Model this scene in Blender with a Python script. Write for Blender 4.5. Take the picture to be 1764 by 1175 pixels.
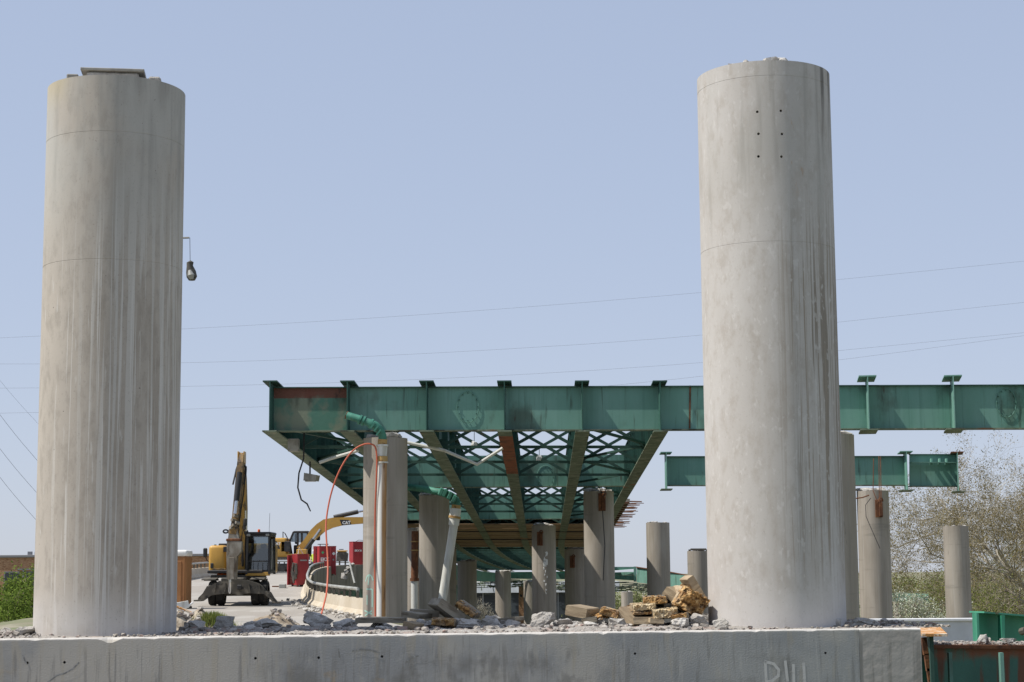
import bpy, bmesh, math, random
import numpy as np
from mathutils import Vector, Matrix, noise as mnoise

for o in list(bpy.data.objects): bpy.data.objects.remove(o)
SC = bpy.context.scene
COL = SC.collection
R = math.radians

# ------------------------------------------------------------------ camera
FPX, CX, CY, HOR = 3050.0, 882.0, 587.5, 985.0
EYE = Vector((0, 0, 3.0))
PITCH = math.atan((HOR - CY) / FPX)
ROLL = R(0.42)
fw = Vector((0, math.cos(PITCH), math.sin(PITCH)))
up0 = Vector((0, -math.sin(PITCH), math.cos(PITCH)))
rt0 = Vector((1, 0, 0))
rt = rt0 * math.cos(ROLL) - up0 * math.sin(ROLL)
up = up0 * math.cos(ROLL) + rt0 * math.sin(ROLL)
camd = bpy.data.cameras.new('camera')
camd.sensor_width = 36.0
camd.lens = 36.0 * FPX / 1764.0
camd.clip_start = 0.1
camd.clip_end = 6000
cam = bpy.data.objects.new('camera', camd)
COL.objects.link(cam)
m = Matrix.Identity(4)
for i in range(3):
    m[i][0], m[i][1], m[i][2], m[i][3] = rt[i], up[i], -fw[i], EYE[i]
cam.matrix_world = m
SC.camera = cam

# ------------------------------------------------------------------ light
SUN_EL, SUN_AZ = 57.0, 78.0         # azimuth measured from straight behind the camera towards the left
w = bpy.data.worlds.new('World'); SC.world = w; w.use_nodes = True
nt = w.node_tree; nt.nodes.clear()
sky = nt.nodes.new('ShaderNodeTexSky'); sky.sky_type = 'NISHITA'; sky.sun_disc = False
sky.sun_elevation = R(SUN_EL)
sdir = Vector((-math.sin(R(SUN_AZ)) * math.cos(R(SUN_EL)), -math.cos(R(SUN_AZ)) * math.cos(R(SUN_EL)), math.sin(R(SUN_EL))))
sky.sun_rotation = math.atan2(sdir.x, sdir.y)
sky.air_density = 1.0; sky.dust_density = 0.3; sky.ozone_density = 1.0; sky.altitude = 100
gam = nt.nodes.new('ShaderNodeGamma'); gam.inputs[1].default_value = 0.25     # hazy air: the sky's range is compressed
tin = nt.nodes.new('ShaderNodeMix'); tin.data_type = 'RGBA'; tin.blend_type = 'MULTIPLY'; tin.inputs[0].default_value = 1.0
tin.inputs[7].default_value = (3.62, 3.92, 4.75, 1)
bg = nt.nodes.new('ShaderNodeBackground'); bg.inputs['Strength'].default_value = 0.087
ow = nt.nodes.new('ShaderNodeOutputWorld')
nt.links.new(sky.outputs[0], gam.inputs[0]); nt.links.new(gam.outputs[0], tin.inputs[6]); nt.links.new(tin.outputs[2], bg.inputs[0]); nt.links.new(bg.outputs[0], ow.inputs[0])
sl = bpy.data.lights.new('sun', 'SUN'); sl.energy = 5.0; sl.angle = R(0.5); sl.color = (1.0, 0.95, 0.87)
so = bpy.data.objects.new('sun', sl); COL.objects.link(so)
so.rotation_euler = (-sdir).to_track_quat('-Z', 'Y').to_euler()
so.location = (-20, -5, 40)
SC.view_settings.view_transform = 'Standard'
SC.view_settings.look = 'None'
SC.view_settings.exposure = 0.2
SC.view_settings.gamma = 1.0
SC.view_settings.use_curve_mapping = False
SC.cycles.max_bounces = 6
SC.cycles.transparent_max_bounces = 12

def P(px, py, D):
    """point of the place seen at photo pixel (px,py) whose ground distance ahead is D"""
    d = fw + rt * ((px - CX) / FPX) - up * ((py - CY) / FPX)
    return EYE + d * (D / d.y)
def PX(D): return D / FPX            # metres in one photo pixel at distance D

# ------------------------------------------------------------------ materials
def mk(name, base, rough=0.8, metal=0.0, spec=0.3, layers=(), bump=0.0, bsc=20.0, rnd=0.0, bvec=(1, 1, 1), offs=True, coat=0.0):
    mt = bpy.data.materials.new(name); mt.use_nodes = True
    n = mt.node_tree; N = n.nodes; L = n.links; N.clear()
    out = N.new('ShaderNodeOutputMaterial'); bs = N.new('ShaderNodeBsdfPrincipled')
    L.new(bs.outputs[0], out.inputs[0])
    bs.inputs['Roughness'].default_value = rough; bs.inputs['Metallic'].default_value = metal
    bs.inputs['Specular IOR Level'].default_value = spec
    if coat: bs.inputs['Coat Weight'].default_value = coat
    tc = N.new('ShaderNodeTexCoord'); oi = N.new('ShaderNodeObjectInfo')
    raw = tc.outputs['Object']
    if offs:
        ad = N.new('ShaderNodeVectorMath'); ad.operation = 'MULTIPLY_ADD'
        cb = N.new('ShaderNodeCombineXYZ')
        for i in range(3): L.new(oi.outputs['Random'], cb.inputs[i])
        L.new(cb.outputs[0], ad.inputs[0]); ad.inputs[1].default_value = (37, 53, 71); L.new(raw, ad.inputs[2])
        co = ad.outputs[0]
    else: co = raw
    col = N.new('ShaderNodeRGB'); col.outputs[0].default_value = (*base, 1); cur = col.outputs[0]
    sep = N.new('ShaderNodeSeparateXYZ'); L.new(raw, sep.inputs[0])
    for k, ly in enumerate(layers):
        mp = N.new('ShaderNodeMapping'); mp.inputs['Scale'].default_value = ly.get('sc', (1, 1, 1)); mp.inputs['Location'].default_value = (k * 7.3 + ly.get('seed', 0), k * 3.1, k * 5.7)
        L.new(co, mp.inputs[0])
        kind = ly.get('tex', 'noise')
        if kind == 'noise':
            tx = N.new('ShaderNodeTexNoise'); tx.inputs['Scale'].default_value = 1.0
            tx.inputs['Detail'].default_value = ly.get('det', 4); tx.inputs['Roughness'].default_value = ly.get('ro', 0.55)
            tx.inputs['Distortion'].default_value = ly.get('dist', 0.0); fac = tx.outputs['Fac']
        elif kind == 'voro':
            tx = N.new('ShaderNodeTexVoronoi'); tx.inputs['Scale'].default_value = 1.0; fac = tx.outputs['Distance']
        elif kind == 'brick':
            tx = N.new('ShaderNodeTexBrick'); tx.inputs['Scale'].default_value = 1.0
            tx.inputs['Color1'].default_value = (0, 0, 0, 1); tx.inputs['Color2'].default_value = (.55, .55, .55, 1); tx.inputs['Mortar'].default_value = (1, 1, 1, 1)
            tx.inputs['Mortar Size'].default_value = ly.get('mortar', .02); tx.inputs['Bias'].default_value = 0
            fac = tx.outputs['Color']
        L.new(mp.outputs[0], tx.inputs['Vector'])
        mr = N.new('ShaderNodeMapRange'); mr.interpolation_type = 'SMOOTHSTEP'
        mr.inputs[1].default_value = ly.get('lo', .4); mr.inputs[2].default_value = ly.get('hi', .6)
        mr.inputs[3].default_value = 0; mr.inputs[4].default_value = ly.get('amt', 1.0)
        L.new(fac, mr.inputs[0]); f = mr.outputs[0]
        for (ax, a, b) in ly.get('rng', ()):        # ramps along an object axis
            r2 = N.new('ShaderNodeMapRange'); r2.interpolation_type = 'SMOOTHSTEP'
            if a < b: r2.inputs[1].default_value, r2.inputs[2].default_value, r2.inputs[3].default_value, r2.inputs[4].default_value = a, b, 0, 1
            else: r2.inputs[1].default_value, r2.inputs[2].default_value, r2.inputs[3].default_value, r2.inputs[4].default_value = b, a, 1, 0
            L.new(sep.outputs['xyz'.index(ax)], r2.inputs[0])
            mu = N.new('ShaderNodeMath'); mu.operation = 'MULTIPLY'; L.new(f, mu.inputs[0]); L.new(r2.outputs[0], mu.inputs[1]); f = mu.outputs[0]
        mx = N.new('ShaderNodeMix'); mx.data_type = 'RGBA'
        L.new(f, mx.inputs[0]); L.new(cur, mx.inputs[6]); mx.inputs[7].default_value = (*ly['col'], 1); cur = mx.outputs[2]
    if rnd:
        hv = N.new('ShaderNodeHueSaturation'); mr = N.new('ShaderNodeMapRange')
        mr.inputs[3].default_value = 1 - rnd; mr.inputs[4].default_value = 1 + rnd
        L.new(oi.outputs['Random'], mr.inputs[0]); L.new(mr.outputs[0], hv.inputs['Value']); L.new(cur, hv.inputs['Color']); cur = hv.outputs[0]
    L.new(cur, bs.inputs['Base Color'])
    if bump:
        mp = N.new('ShaderNodeMapping'); mp.inputs['Scale'].default_value = bvec; L.new(co, mp.inputs[0])
        tx = N.new('ShaderNodeTexNoise'); tx.inputs['Scale'].default_value = bsc; tx.inputs['Detail'].default_value = 5
        L.new(mp.outputs[0], tx.inputs['Vector'])
        bp = N.new('ShaderNodeBump'); bp.inputs['Strength'].default_value = bump; bp.inputs['Distance'].default_value = 0.02
        L.new(tx.outputs['Fac'], bp.inputs['Height']); L.new(bp.outputs[0], bs.inputs['Normal'])
    return mt

def glassy(name, tint, mixf=0.35):
    mt = bpy.data.materials.new(name); mt.use_nodes = True
    n = mt.node_tree; n.nodes.clear(); N = n.nodes; L = n.links
    out = N.new('ShaderNodeOutputMaterial'); tr = N.new('ShaderNodeBsdfTransparent'); gl = N.new('ShaderNodeBsdfGlossy'); mx = N.new('ShaderNodeMixShader')
    tr.inputs[0].default_value = (*tint, 1); gl.inputs['Roughness'].default_value = 0.05; gl.inputs[0].default_value = (.8, .85, .9, 1)
    fr = N.new('ShaderNodeFresnel'); fr.inputs[0].default_value = 1.5
    ma = N.new('ShaderNodeMath'); ma.operation = 'ADD'; ma.inputs[1].default_value = mixf * .25; ma.use_clamp = True
    L.new(fr.outputs[0], ma.inputs[0]); L.new(ma.outputs[0], mx.inputs[0]); L.new(tr.outputs[0], mx.inputs[1]); L.new(gl.outputs[0], mx.inputs[2]); L.new(mx.outputs[0], out.inputs[0])
    return mt

MAT = {}
MAT['pillar_brown'] = mk('pillar concrete drip stained', (.39, .352, .31), .92, layers=[
    dict(col=(.45, .405, .355), sc=(1.3, 1.3, .6), lo=.3, hi=.75, amt=.8),
    dict(col=(.30, .27, .235), sc=(9, 9, 4), lo=.45, hi=.66, amt=.65, det=8, ro=.7),
    dict(col=(.28, .245, .205), sc=(7, 7, .7), lo=.46, hi=.66, amt=.4, dist=.3, rng=[('x', -.5, .1)]),
    dict(col=(.52, .50, .47), sc=(22, 22, 2.6), lo=.63, hi=.70, amt=.65, dist=.4, det=6, rng=[('z', 4.3, 3.3)]),
    dict(col=(.50, .48, .45), sc=(11, 11, .22), lo=.535, hi=.57, amt=.75, dist=.6, det=6, seed=3.0, rng=[('x', -.42, -.05), ('z', 5.2, 3.8)]),
    dict(col=(.56, .54, .51), sc=(26, 26, .3), lo=.58, hi=.615, amt=.75, dist=.9, det=6, seed=9.0, rng=[('x', -.35, -.02), ('z', 5.4, 3.6)]),
    dict(col=(.57, .55, .52), sc=(17, 17, .26), lo=.60, hi=.63, amt=.75, dist=1.0, det=6, seed=14.0, rng=[('x', -.75, -.3), ('z', 5.0, 3.4)]),
    dict(col=(.42, .41, .385), sc=(1.4, 1.4, .9), lo=.25, hi=.6, amt=.8, rng=[('z', 3.4, 5.2)]),
    dict(col=(.30, .29, .27), sc=(10, 10, .6), lo=.5, hi=.7, amt=.5, det=7, rng=[('z', 3.9, 5.0)]),
    dict(col=(.15, .14, .125), sc=(5, 5, .6), lo=.45, hi=.75, amt=.55, rng=[('z', 5.3, 5.9), ('x', -.3, .5)]),
    dict(col=(.46, .38, .22), sc=(2, 2, 2), lo=.35, hi=.6, amt=.5, rng=[('z', 5.4, 5.85), ('x', -.38, -.55)]),
    dict(col=(.50, .48, .46), sc=(2, 2, 2.5), lo=.2, hi=.65, amt=.85, rng=[('z', .6, .05)]),
    dict(col=(.24, .215, .185), sc=(55, 55, 40), lo=.60, hi=.72, amt=.45),
    dict(col=(.09, .08, .07), sc=(26, 26, 26), lo=.735, hi=.755, amt=.85),
    ], bump=.06, bsc=80, offs=False)
MAT['pillar_pale'] = mk('pillar concrete pale', (.445, .42, .395), .92, layers=[
    dict(col=(.49, .47, .45), sc=(1.3, 1.3, .5), lo=.35, hi=.7, amt=.8),
    dict(col=(.37, .335, .30), sc=(8, 8, 4), lo=.45, hi=.66, amt=.65, det=8, ro=.7),
    dict(col=(.37, .325, .28), sc=(5, 5, .3), lo=.5, hi=.7, amt=.5, dist=.5, det=6, rng=[('x', -.5, .0), ('z', 4.6, 3.2)]),
    dict(col=(.21, .18, .145), sc=(15, 15, .2), lo=.485, hi=.53, amt=.85, dist=.8, det=6, seed=4, rng=[('x', -.03, .2), ('z', .4, 1.5), ('z', 4.9, 3.4)]),
    dict(col=(.29, .25, .205), sc=(26, 26, .34), lo=.535, hi=.575, amt=.75, dist=.8, det=6, seed=8, rng=[('x', -.2, .08), ('z', .3, .9), ('z', 5.0, 4.0)]),
    dict(col=(.52, .50, .48), sc=(11, 11, .13), lo=.57, hi=.61, amt=.65, dist=.8, det=6, seed=11, rng=[('x', -.25, .1), ('z', 5.0, 4.0)]),
    dict(col=(.54, .52, .50), sc=(18, 18, 9), lo=.58, hi=.68, amt=.6, det=6),
    dict(col=(.38, .365, .34), sc=(2.2, 2.2, .7), lo=.35, hi=.7, amt=.7, rng=[('z', 4.0, 5.3)]),
    dict(col=(.30, .285, .26), sc=(9, 9, .6), lo=.52, hi=.7, amt=.5, det=7, rng=[('z', 3.9, 5.0)]),
    dict(col=(.09, .083, .075), sc=(7, 7, .6), lo=.42, hi=.62, amt=.85, seed=2, rng=[('x', .38, .55), ('z', 4.9, 5.75)]),
    dict(col=(.35, .20, .09), sc=(9, 9, 3), lo=.6, hi=.68, amt=.7, rng=[('z', 4.6, 4.9), ('z', 5.7, 5.4), ('x', -.15, .0), ('x', .3, .1)]),
    dict(col=(.53, .51, .49), sc=(2, 2, 2), lo=.2, hi=.6, amt=.8, rng=[('z', .6, .05)]),
    dict(col=(.31, .285, .255), sc=(55, 55, 40), lo=.60, hi=.72, amt=.4),
    dict(col=(.11, .1, .09), sc=(26, 26, 26), lo=.74, hi=.76, amt=.85),
    ], bump=.06, bsc=80, offs=False)
MAT['cap'] = mk('cap beam concrete', (.33, .33, .325), .92, layers=[
    dict(col=(.275, .28, .285), sc=(.7, 1, 1.4), lo=.42, hi=.60, amt=.9),
    dict(col=(.40, .38, .345), sc=(1.1, 1, .8), lo=.5, hi=.64, amt=.75, seed=5),
    dict(col=(.37, .325, .25), sc=(8, 2, 1.2), lo=.52, hi=.70, amt=.45, dist=.8, det=7),
    dict(col=(.20, .195, .185), sc=(20, 3, 1.6), lo=.56, hi=.70, amt=.5, dist=.6, det=7, seed=7),
    dict(col=(.41, .40, .38), sc=(15, 3, 1.3), lo=.57, hi=.70, amt=.5, dist=.6, det=7, seed=17),
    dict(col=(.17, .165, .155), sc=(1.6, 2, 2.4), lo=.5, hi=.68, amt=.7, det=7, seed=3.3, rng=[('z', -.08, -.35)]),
    dict(col=(.16, .155, .145), sc=(9, 3, 4), lo=.48, hi=.66, amt=.55, det=8, seed=13.3, rng=[('x', -.9, .0), ('x', 2.6, 1.6), ('z', -.1, -.25)]),
    dict(col=(.36, .25, .12), sc=(4, 3, 4), lo=.62, hi=.7, amt=.45, seed=23.3, rng=[('x', 1.0, -.5), ('z', -.2, -.35)]),
    dict(col=(.45, .425, .38), sc=(1.2, 1, 1.0), lo=.3, hi=.55, amt=.75, seed=31, rng=[('x', -.6, -1.8), ('x', -4.6, -3.9)]),
    dict(col=(.40, .36, .29), sc=(11, 2, 1.0), lo=.5, hi=.66, amt=.5, dist=.7, det=7, seed=37, rng=[('x', -.6, -1.8)]),
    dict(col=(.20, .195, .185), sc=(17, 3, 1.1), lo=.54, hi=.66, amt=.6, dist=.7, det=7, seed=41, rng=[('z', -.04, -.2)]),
    dict(col=(.44, .42, .39), sc=(5, 5, 5), lo=.6, hi=.75, amt=.4, seed=8),
    dict(col=(.13, .125, .115), sc=(26, 26, 26), lo=.73, hi=.75, amt=.8),
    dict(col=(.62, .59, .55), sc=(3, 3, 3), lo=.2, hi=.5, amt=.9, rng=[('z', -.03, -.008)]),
    ], bump=.14, bsc=60, offs=False)
MAT['cap_end'] = mk('cap beam end concrete', (.33, .305, .28), .92, layers=[
    dict(col=(.385, .36, .335), sc=(1, 1, 1), lo=.4, hi=.65, amt=.8),
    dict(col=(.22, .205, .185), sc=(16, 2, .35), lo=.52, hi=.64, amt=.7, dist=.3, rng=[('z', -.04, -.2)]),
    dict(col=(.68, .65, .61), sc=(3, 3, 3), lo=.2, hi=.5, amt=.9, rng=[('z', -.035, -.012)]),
    ], bump=.4, bsc=9, offs=False)
MAT['concrete'] = mk('column concrete', (.265, .235, .195), .9, layers=[
    dict(col=(.35, .315, .27), sc=(1.5, 1.5, .3), lo=.35, hi=.7),
    dict(col=(.21, .19, .16), sc=(6, 6, .2), lo=.5, hi=.70, amt=.6, dist=.3),
    dict(col=(.38, .355, .32), sc=(10, 10, .18), lo=.58, hi=.7, amt=.5),
    dict(col=(.19, .175, .15), sc=(.4, .4, 3.0), lo=.6, hi=.68, amt=.4),
    dict(col=(.14, .13, .115), sc=(9, 9, 2), lo=.66, hi=.74, amt=.5),
    ], bump=.2, bsc=20, rnd=.07)
MAT['chunk'] = mk('broken concrete', (.36, .34, .31), .95, layers=[
    dict(col=(.47, .455, .43), sc=(8, 8, 8), lo=.45, hi=.65),
    dict(col=(.27, .25, .22), sc=(14, 14, 14), lo=.55, hi=.7, amt=.7)], bump=1.0, bsc=45, rnd=.16)
MAT['gravel'] = mk('gravel', (.27, .245, .215), .95, layers=[
    dict(col=(.40, .375, .345), sc=(11, 11, 11), lo=.5, hi=.6), dict(col=(.15, .135, .12), sc=(13, 13, 13), lo=.55, hi=.62, seed=4),
    dict(col=(.27, .18, .155), sc=(9, 9, 9), lo=.55, hi=.65, seed=9, amt=.8)], bump=.5, bsc=40)
MAT['fines'] = mk('crushed concrete fines', (.30, .275, .245), .97, layers=[
    dict(col=(.42, .40, .37), sc=(7, 7, 7), lo=.45, hi=.65, det=8, ro=.7), dict(col=(.17, .15, .13), sc=(18, 18, 18), lo=.52, hi=.66, amt=.8, det=8), dict(col=(.28, .19, .15), sc=(3, 3, 3), lo=.55, hi=.66, amt=.6)], bump=1.0, bsc=60, offs=False)
MAT['dirt'] = mk('dirt', (.24, .19, .135), .95, layers=[
    dict(col=(.36, .31, .24), sc=(3, 3, 3), lo=.4, hi=.6), dict(col=(.12, .095, .07), sc=(5, 5, 5), lo=.55, hi=.7)], bump=1.0, bsc=12)
MAT['green'] = mk('green paint', (.135, .285, .23), .6, spec=.3, layers=[
    dict(col=(.165, .315, .265), sc=(1.2, 1.2, .25), lo=.4, hi=.65),
    dict(col=(.10, .22, .18), sc=(9, 9, .2), lo=.52, hi=.7, amt=.6),
    dict(col=(.12, .24, .21), sc=(14, 14, .3), lo=.6, hi=.72, amt=.35),
    dict(col=(.065, .085, .06), sc=(.8, .8, .5), lo=.55, hi=.72, amt=.7, det=6),
    dict(col=(.05, .07, .05), sc=(7, 7, .5), lo=.58, hi=.70, amt=.6, dist=.5, det=7),
    dict(col=(.07, .03, .016), sc=(3, 3, .8), lo=.68, hi=.76, amt=.7)], bump=.08, bsc=4, rnd=.08)
MAT['green_grimy_shaded'] = mk('grimy shade darkened green paint', (.03, .088, .07), .65, spec=.25, layers=[  # grimy paint, darkened further so shade under the span is in the colour
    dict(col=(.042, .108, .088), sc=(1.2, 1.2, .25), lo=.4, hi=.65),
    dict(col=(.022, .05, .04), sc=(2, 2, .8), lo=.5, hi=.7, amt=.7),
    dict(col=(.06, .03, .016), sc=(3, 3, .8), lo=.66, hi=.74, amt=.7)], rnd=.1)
MAT['green_bright'] = mk('clean green paint', (.07, .30, .19), .45, spec=.4, layers=[
    dict(col=(.03, .2, .12), sc=(1.2, 1.2, .6), lo=.4, hi=.65),
    dict(col=(.2, .1, .04), sc=(3, 3, 3), lo=.66, hi=.74, amt=.7)], rnd=.05)
MAT['green_dark'] = mk('shade darkened green bracing paint', (.026, .066, .052), .6, layers=[  # bracing green lowered to stand in for shadow between the girders
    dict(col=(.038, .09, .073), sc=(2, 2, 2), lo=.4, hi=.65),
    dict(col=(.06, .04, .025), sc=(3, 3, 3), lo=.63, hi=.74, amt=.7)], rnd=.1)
MAT['flange'] = mk('weathered flange paint', (.165, .20, .145), .8, layers=[
    dict(col=(.12, .155, .11), sc=(2, 1.1, 2), lo=.4, hi=.6),
    dict(col=(.27, .275, .21), sc=(3, 2.5, 3), lo=.55, hi=.68, amt=.8),
    dict(col=(.045, .048, .035), sc=(1.6, 6, 1), lo=.55, hi=.62, amt=.9, dist=.6),
    dict(col=(.24, .085, .035), sc=(.5, .28, .5), lo=.64, hi=.70, amt=.8)], bump=.3, bsc=8)
MAT['flange_rust'] = mk('rusted flange', (.25, .075, .032), .85, layers=[
    dict(col=(.12, .045, .022), sc=(3, 3, 3), lo=.45, hi=.65), dict(col=(.20, .2, .13), sc=(2, 2, 2), lo=.62, hi=.7, amt=.6)], bump=.3, bsc=10)
MAT['rust'] = mk('rusty steel', (.12, .05, .025), .85, layers=[
    dict(col=(.19, .08, .035), sc=(5, 5, 5), lo=.45, hi=.65), dict(col=(.07, .03, .018), sc=(6, 6, 3), lo=.52, hi=.68, amt=.8)], bump=.4, bsc=25)
MAT['rust_top'] = mk('rusted plate', (.42, .20, .06), .85, layers=[
    dict(col=(.62, .56, .45), sc=(9, 9, 9), lo=.53, hi=.62, amt=.9), dict(col=(.2, .09, .04), sc=(5, 5, 5), lo=.58, hi=.7)], bump=.4, bsc=25)
MAT['green_rust'] = mk('green paint with rust runs', (.055, .15, .115), .6, layers=[
    dict(col=(.04, .11, .085), sc=(1, 1, .5), lo=.4, hi=.65),
    dict(col=(.13, .045, .022), sc=(7, 7, .35), lo=.53, hi=.63, amt=.9, dist=.3),
    dict(col=(.20, .07, .03), sc=(3, 3, 3), lo=.3, hi=.6, amt=.9, rng=[('z', -.2, -.06)])], bump=.3, bsc=12, offs=False)
MAT['green_end'] = mk('green paint scorched', (.07, .17, .125), .6, layers=[
    dict(col=(.2, .21, .15), sc=(.9, .9, .7), lo=.5, hi=.62, amt=.8),
    dict(col=(.028, .028, .018), sc=(1.6, 1.6, .4), lo=.52, hi=.72, amt=.8, rng=[('z', -.9, -.4)]),
    dict(col=(.14, .045, .028), sc=(2, 2, 2), lo=.15, hi=.45, amt=.92, rng=[('z', -.36, -.32)]),
    dict(col=(.025, .018, .014), sc=(2.5, 2.5, 2), lo=.55, hi=.7, amt=.85, rng=[('z', -.6, -.2)])], bump=.2, bsc=8, offs=False)
MAT['timber_panel'] = mk('timber shielding', (.23, .145, .085), .8, layers=[
    dict(col=(.29, .19, .115), sc=(.6, 4, 4), lo=.4, hi=.65), dict(col=(.17, .09, .04), sc=(.7, 8, 8), lo=.52, hi=.66, amt=.7)], rnd=.22)
MAT['timber'] = mk('weathered timber', (.30, .235, .155), .85, layers=[
    dict(col=(.40, .32, .21), sc=(2, 2, 14), lo=.45, hi=.65), dict(col=(.19, .14, .09), sc=(6, 6, 40), lo=.5, hi=.64, amt=.6)], bump=.5, bsc=6, bvec=(1, .2, 4), rnd=.2)
MAT['timber_grey'] = mk('grey weathered timber', (.20, .175, .135), .9, layers=[
    dict(col=(.28, .25, .195), sc=(2, 2, 14), lo=.45, hi=.65), dict(col=(.115, .09, .06), sc=(6, 6, 30), lo=.5, hi=.64, amt=.7)], bump=.5, bsc=6, bvec=(1, .2, 4), rnd=.1)
MAT['timber_broken'] = mk('splintered timber', (.40, .23, .085), .85, layers=[
    dict(col=(.55, .38, .18), sc=(24, 6, 24), lo=.5, hi=.62), dict(col=(.13, .06, .022), sc=(16, 5, 18), lo=.48, hi=.62, amt=.85), dict(col=(.26, .19, .12), sc=(6, 6, 6), lo=.52, hi=.62, amt=.7)], bump=.6, bsc=60, bvec=(3, .5, 1), rnd=.2)
MAT['timber_pale'] = mk('pale splintered timber', (.44, .34, .20), .8, layers=[
    dict(col=(.56, .47, .32), sc=(24, 6, 24), lo=.5, hi=.62), dict(col=(.30, .17, .07), sc=(22, 5, 22), lo=.55, hi=.66, amt=.8)], bump=.5, bsc=30)
MAT['road'] = mk('worn concrete road', (.32, .30, .27), .92, layers=[
    dict(col=(.29, .265, .235), sc=(.25, .06, 1), lo=.45, hi=.62), dict(col=(.38, .36, .33), sc=(.9, .3, 1), lo=.5, hi=.65, amt=.7),
    dict(col=(.22, .20, .175), sc=(.5, .1, 1), lo=.63, hi=.72, amt=.6), dict(col=(.3, .28, .25), sc=(6, 6, 6), lo=.55, hi=.7, amt=.5)], bump=.3, bsc=6, offs=False)
MAT['ground'] = mk('ground', (.22, .19, .14), .95, layers=[
    dict(col=(.10, .14, .05), sc=(.06, .06, .06), lo=.42, hi=.6, amt=.85), dict(col=(.30, .265, .21), sc=(.3, .3, .3), lo=.55, hi=.7)], bump=.5, bsc=2, offs=False)
MAT['parapet'] = mk('parapet concrete', (.43, .37, .28), .9, layers=[
    dict(col=(.49, .435, .35), sc=(.8, .8, .8), lo=.4, hi=.65), dict(col=(.34, .29, .215), sc=(2, 2, .5), lo=.55, hi=.72, amt=.7),
    dict(col=(.62, .59, .54), sc=(5, 5, 5), lo=.6, hi=.72, amt=.5)], bump=.3, bsc=6, offs=False)
MAT['fascia'] = mk('stained fascia concrete', (.36, .33, .27), .9, layers=[
    dict(col=(.22, .20, .165), sc=(1.5, 1.5, .3), lo=.45, hi=.65), dict(col=(.32, .285, .225), sc=(3, 3, .4), lo=.58, hi=.7, amt=.7)], bump=.3, bsc=6, rnd=.15)
MAT['rail'] = mk('weathered aluminium rail', (.40, .40, .37), .5, .35, layers=[dict(col=(.29, .29, .255), sc=(1, 1, 1), lo=.45, hi=.65)])
MAT['yellow'] = mk('machine yellow paint', (.50, .285, .05), .42, spec=.5, layers=[
    dict(col=(.44, .245, .045), sc=(1.1, 1.1, 1.1), lo=.4, hi=.65), dict(col=(.30, .19, .08), sc=(3, 3, 3), lo=.60, hi=.75, amt=.6)])
MAT['yellow_dirty'] = mk('dusty yellow arm paint', (.27, .165, .055), .65, spec=.3, layers=[
    dict(col=(.14, .095, .05), sc=(2.2, 2.2, 1.2), lo=.4, hi=.6), dict(col=(.045, .035, .028), sc=(5, 5, 3), lo=.5, hi=.62, amt=.9)])
MAT['yellow_worn'] = mk('worn grimy yellow paint', (.40, .235, .055), .6, spec=.35, layers=[
    dict(col=(.24, .15, .06), sc=(2.5, 2.5, .9), lo=.42, hi=.6), dict(col=(.06, .045, .035), sc=(5, 5, 1.6), lo=.52, hi=.62, amt=.9)])
MAT['black'] = mk('black machine paint', (.022, .022, .024), .5, spec=.4, layers=[dict(col=(.06, .055, .048), sc=(2, 2, 2), lo=.5, hi=.7, amt=.7)])
MAT['rubber'] = mk('tyre rubber', (.022, .021, .02), .85, layers=[dict(col=(.09, .08, .065), sc=(3, 3, 3), lo=.5, hi=.7)])
MAT['dusty_steel'] = mk('dusty dark steel', (.07, .065, .056), .75, layers=[dict(col=(.15, .135, .11), sc=(2.5, 2.5, 2.5), lo=.45, hi=.7), dict(col=(.03, .03, .03), sc=(5, 5, 5), lo=.58, hi=.7)], bump=.2)
MAT['worn_steel'] = mk('worn breaker steel', (.20, .175, .14), .6, .3, layers=[dict(col=(.31, .29, .25), sc=(2, 2, 1.2), lo=.45, hi=.65), dict(col=(.11, .075, .045), sc=(5, 5, 2), lo=.55, hi=.7, amt=.8)])
MAT['chrome'] = mk('chrome rod', (.55, .56, .58), .18, .9)
MAT['track_metal'] = mk('track shoes', (.27, .26, .24), .65, .3, layers=[dict(col=(.16, .15, .13), sc=(4, 4, 4), lo=.45, hi=.65)])
MAT['glass'] = glassy('cab glass', (.42, .47, .5))
MAT['seat'] = mk('cab seat fabric', (.03, .035, .045), .9)
MAT['red'] = mk('red box paint', (.33, .032, .035), .5, spec=.4, layers=[dict(col=(.26, .025, .03), sc=(1.5, 1.5, 1), lo=.4, hi=.65), dict(col=(.20, .03, .03), sc=(5, 5, 5), lo=.62, hi=.74, amt=.6)], rnd=.08)
MAT['white'] = mk('white paint', (.72, .72, .70), .6)
MAT['pvc'] = mk('dirty white plastic pipe', (.62, .62, .58), .5, layers=[dict(col=(.45, .43, .37), sc=(4, 4, .6), lo=.5, hi=.7)])
MAT['pipe_rust'] = mk('rust streaked pipe', (.60, .59, .55), .6, layers=[
    dict(col=(.34, .17, .05), sc=(2, 2, .3), lo=.1, hi=.5, amt=.95, rng=[('x', .0, .06)]), dict(col=(.12, .055, .022), sc=(8, 8, 1), lo=.55, hi=.66, amt=.8, rng=[('x', .02, .09)])], offs=False)
MAT['cast_rust'] = mk('rusty cast collar', (.40, .26, .10), .8, layers=[dict(col=(.2, .1, .035), sc=(6, 6, 6), lo=.5, hi=.65)])
MAT['drain_green'] = mk('green drain pipe paint', (.06, .215, .155), .6, layers=[dict(col=(.04, .13, .095), sc=(3, 3, 3), lo=.45, hi=.65), dict(col=(.15, .12, .07), sc=(6, 6, 6), lo=.64, hi=.74, amt=.6)])
MAT['orange_hose'] = mk('orange hose rubber', (.46, .10, .05), .5)
MAT['cable'] = mk('black cable', (.03, .03, .032), .7)
MAT['wire'] = mk('aluminium line', (.14, .15, .17), .7)
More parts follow.
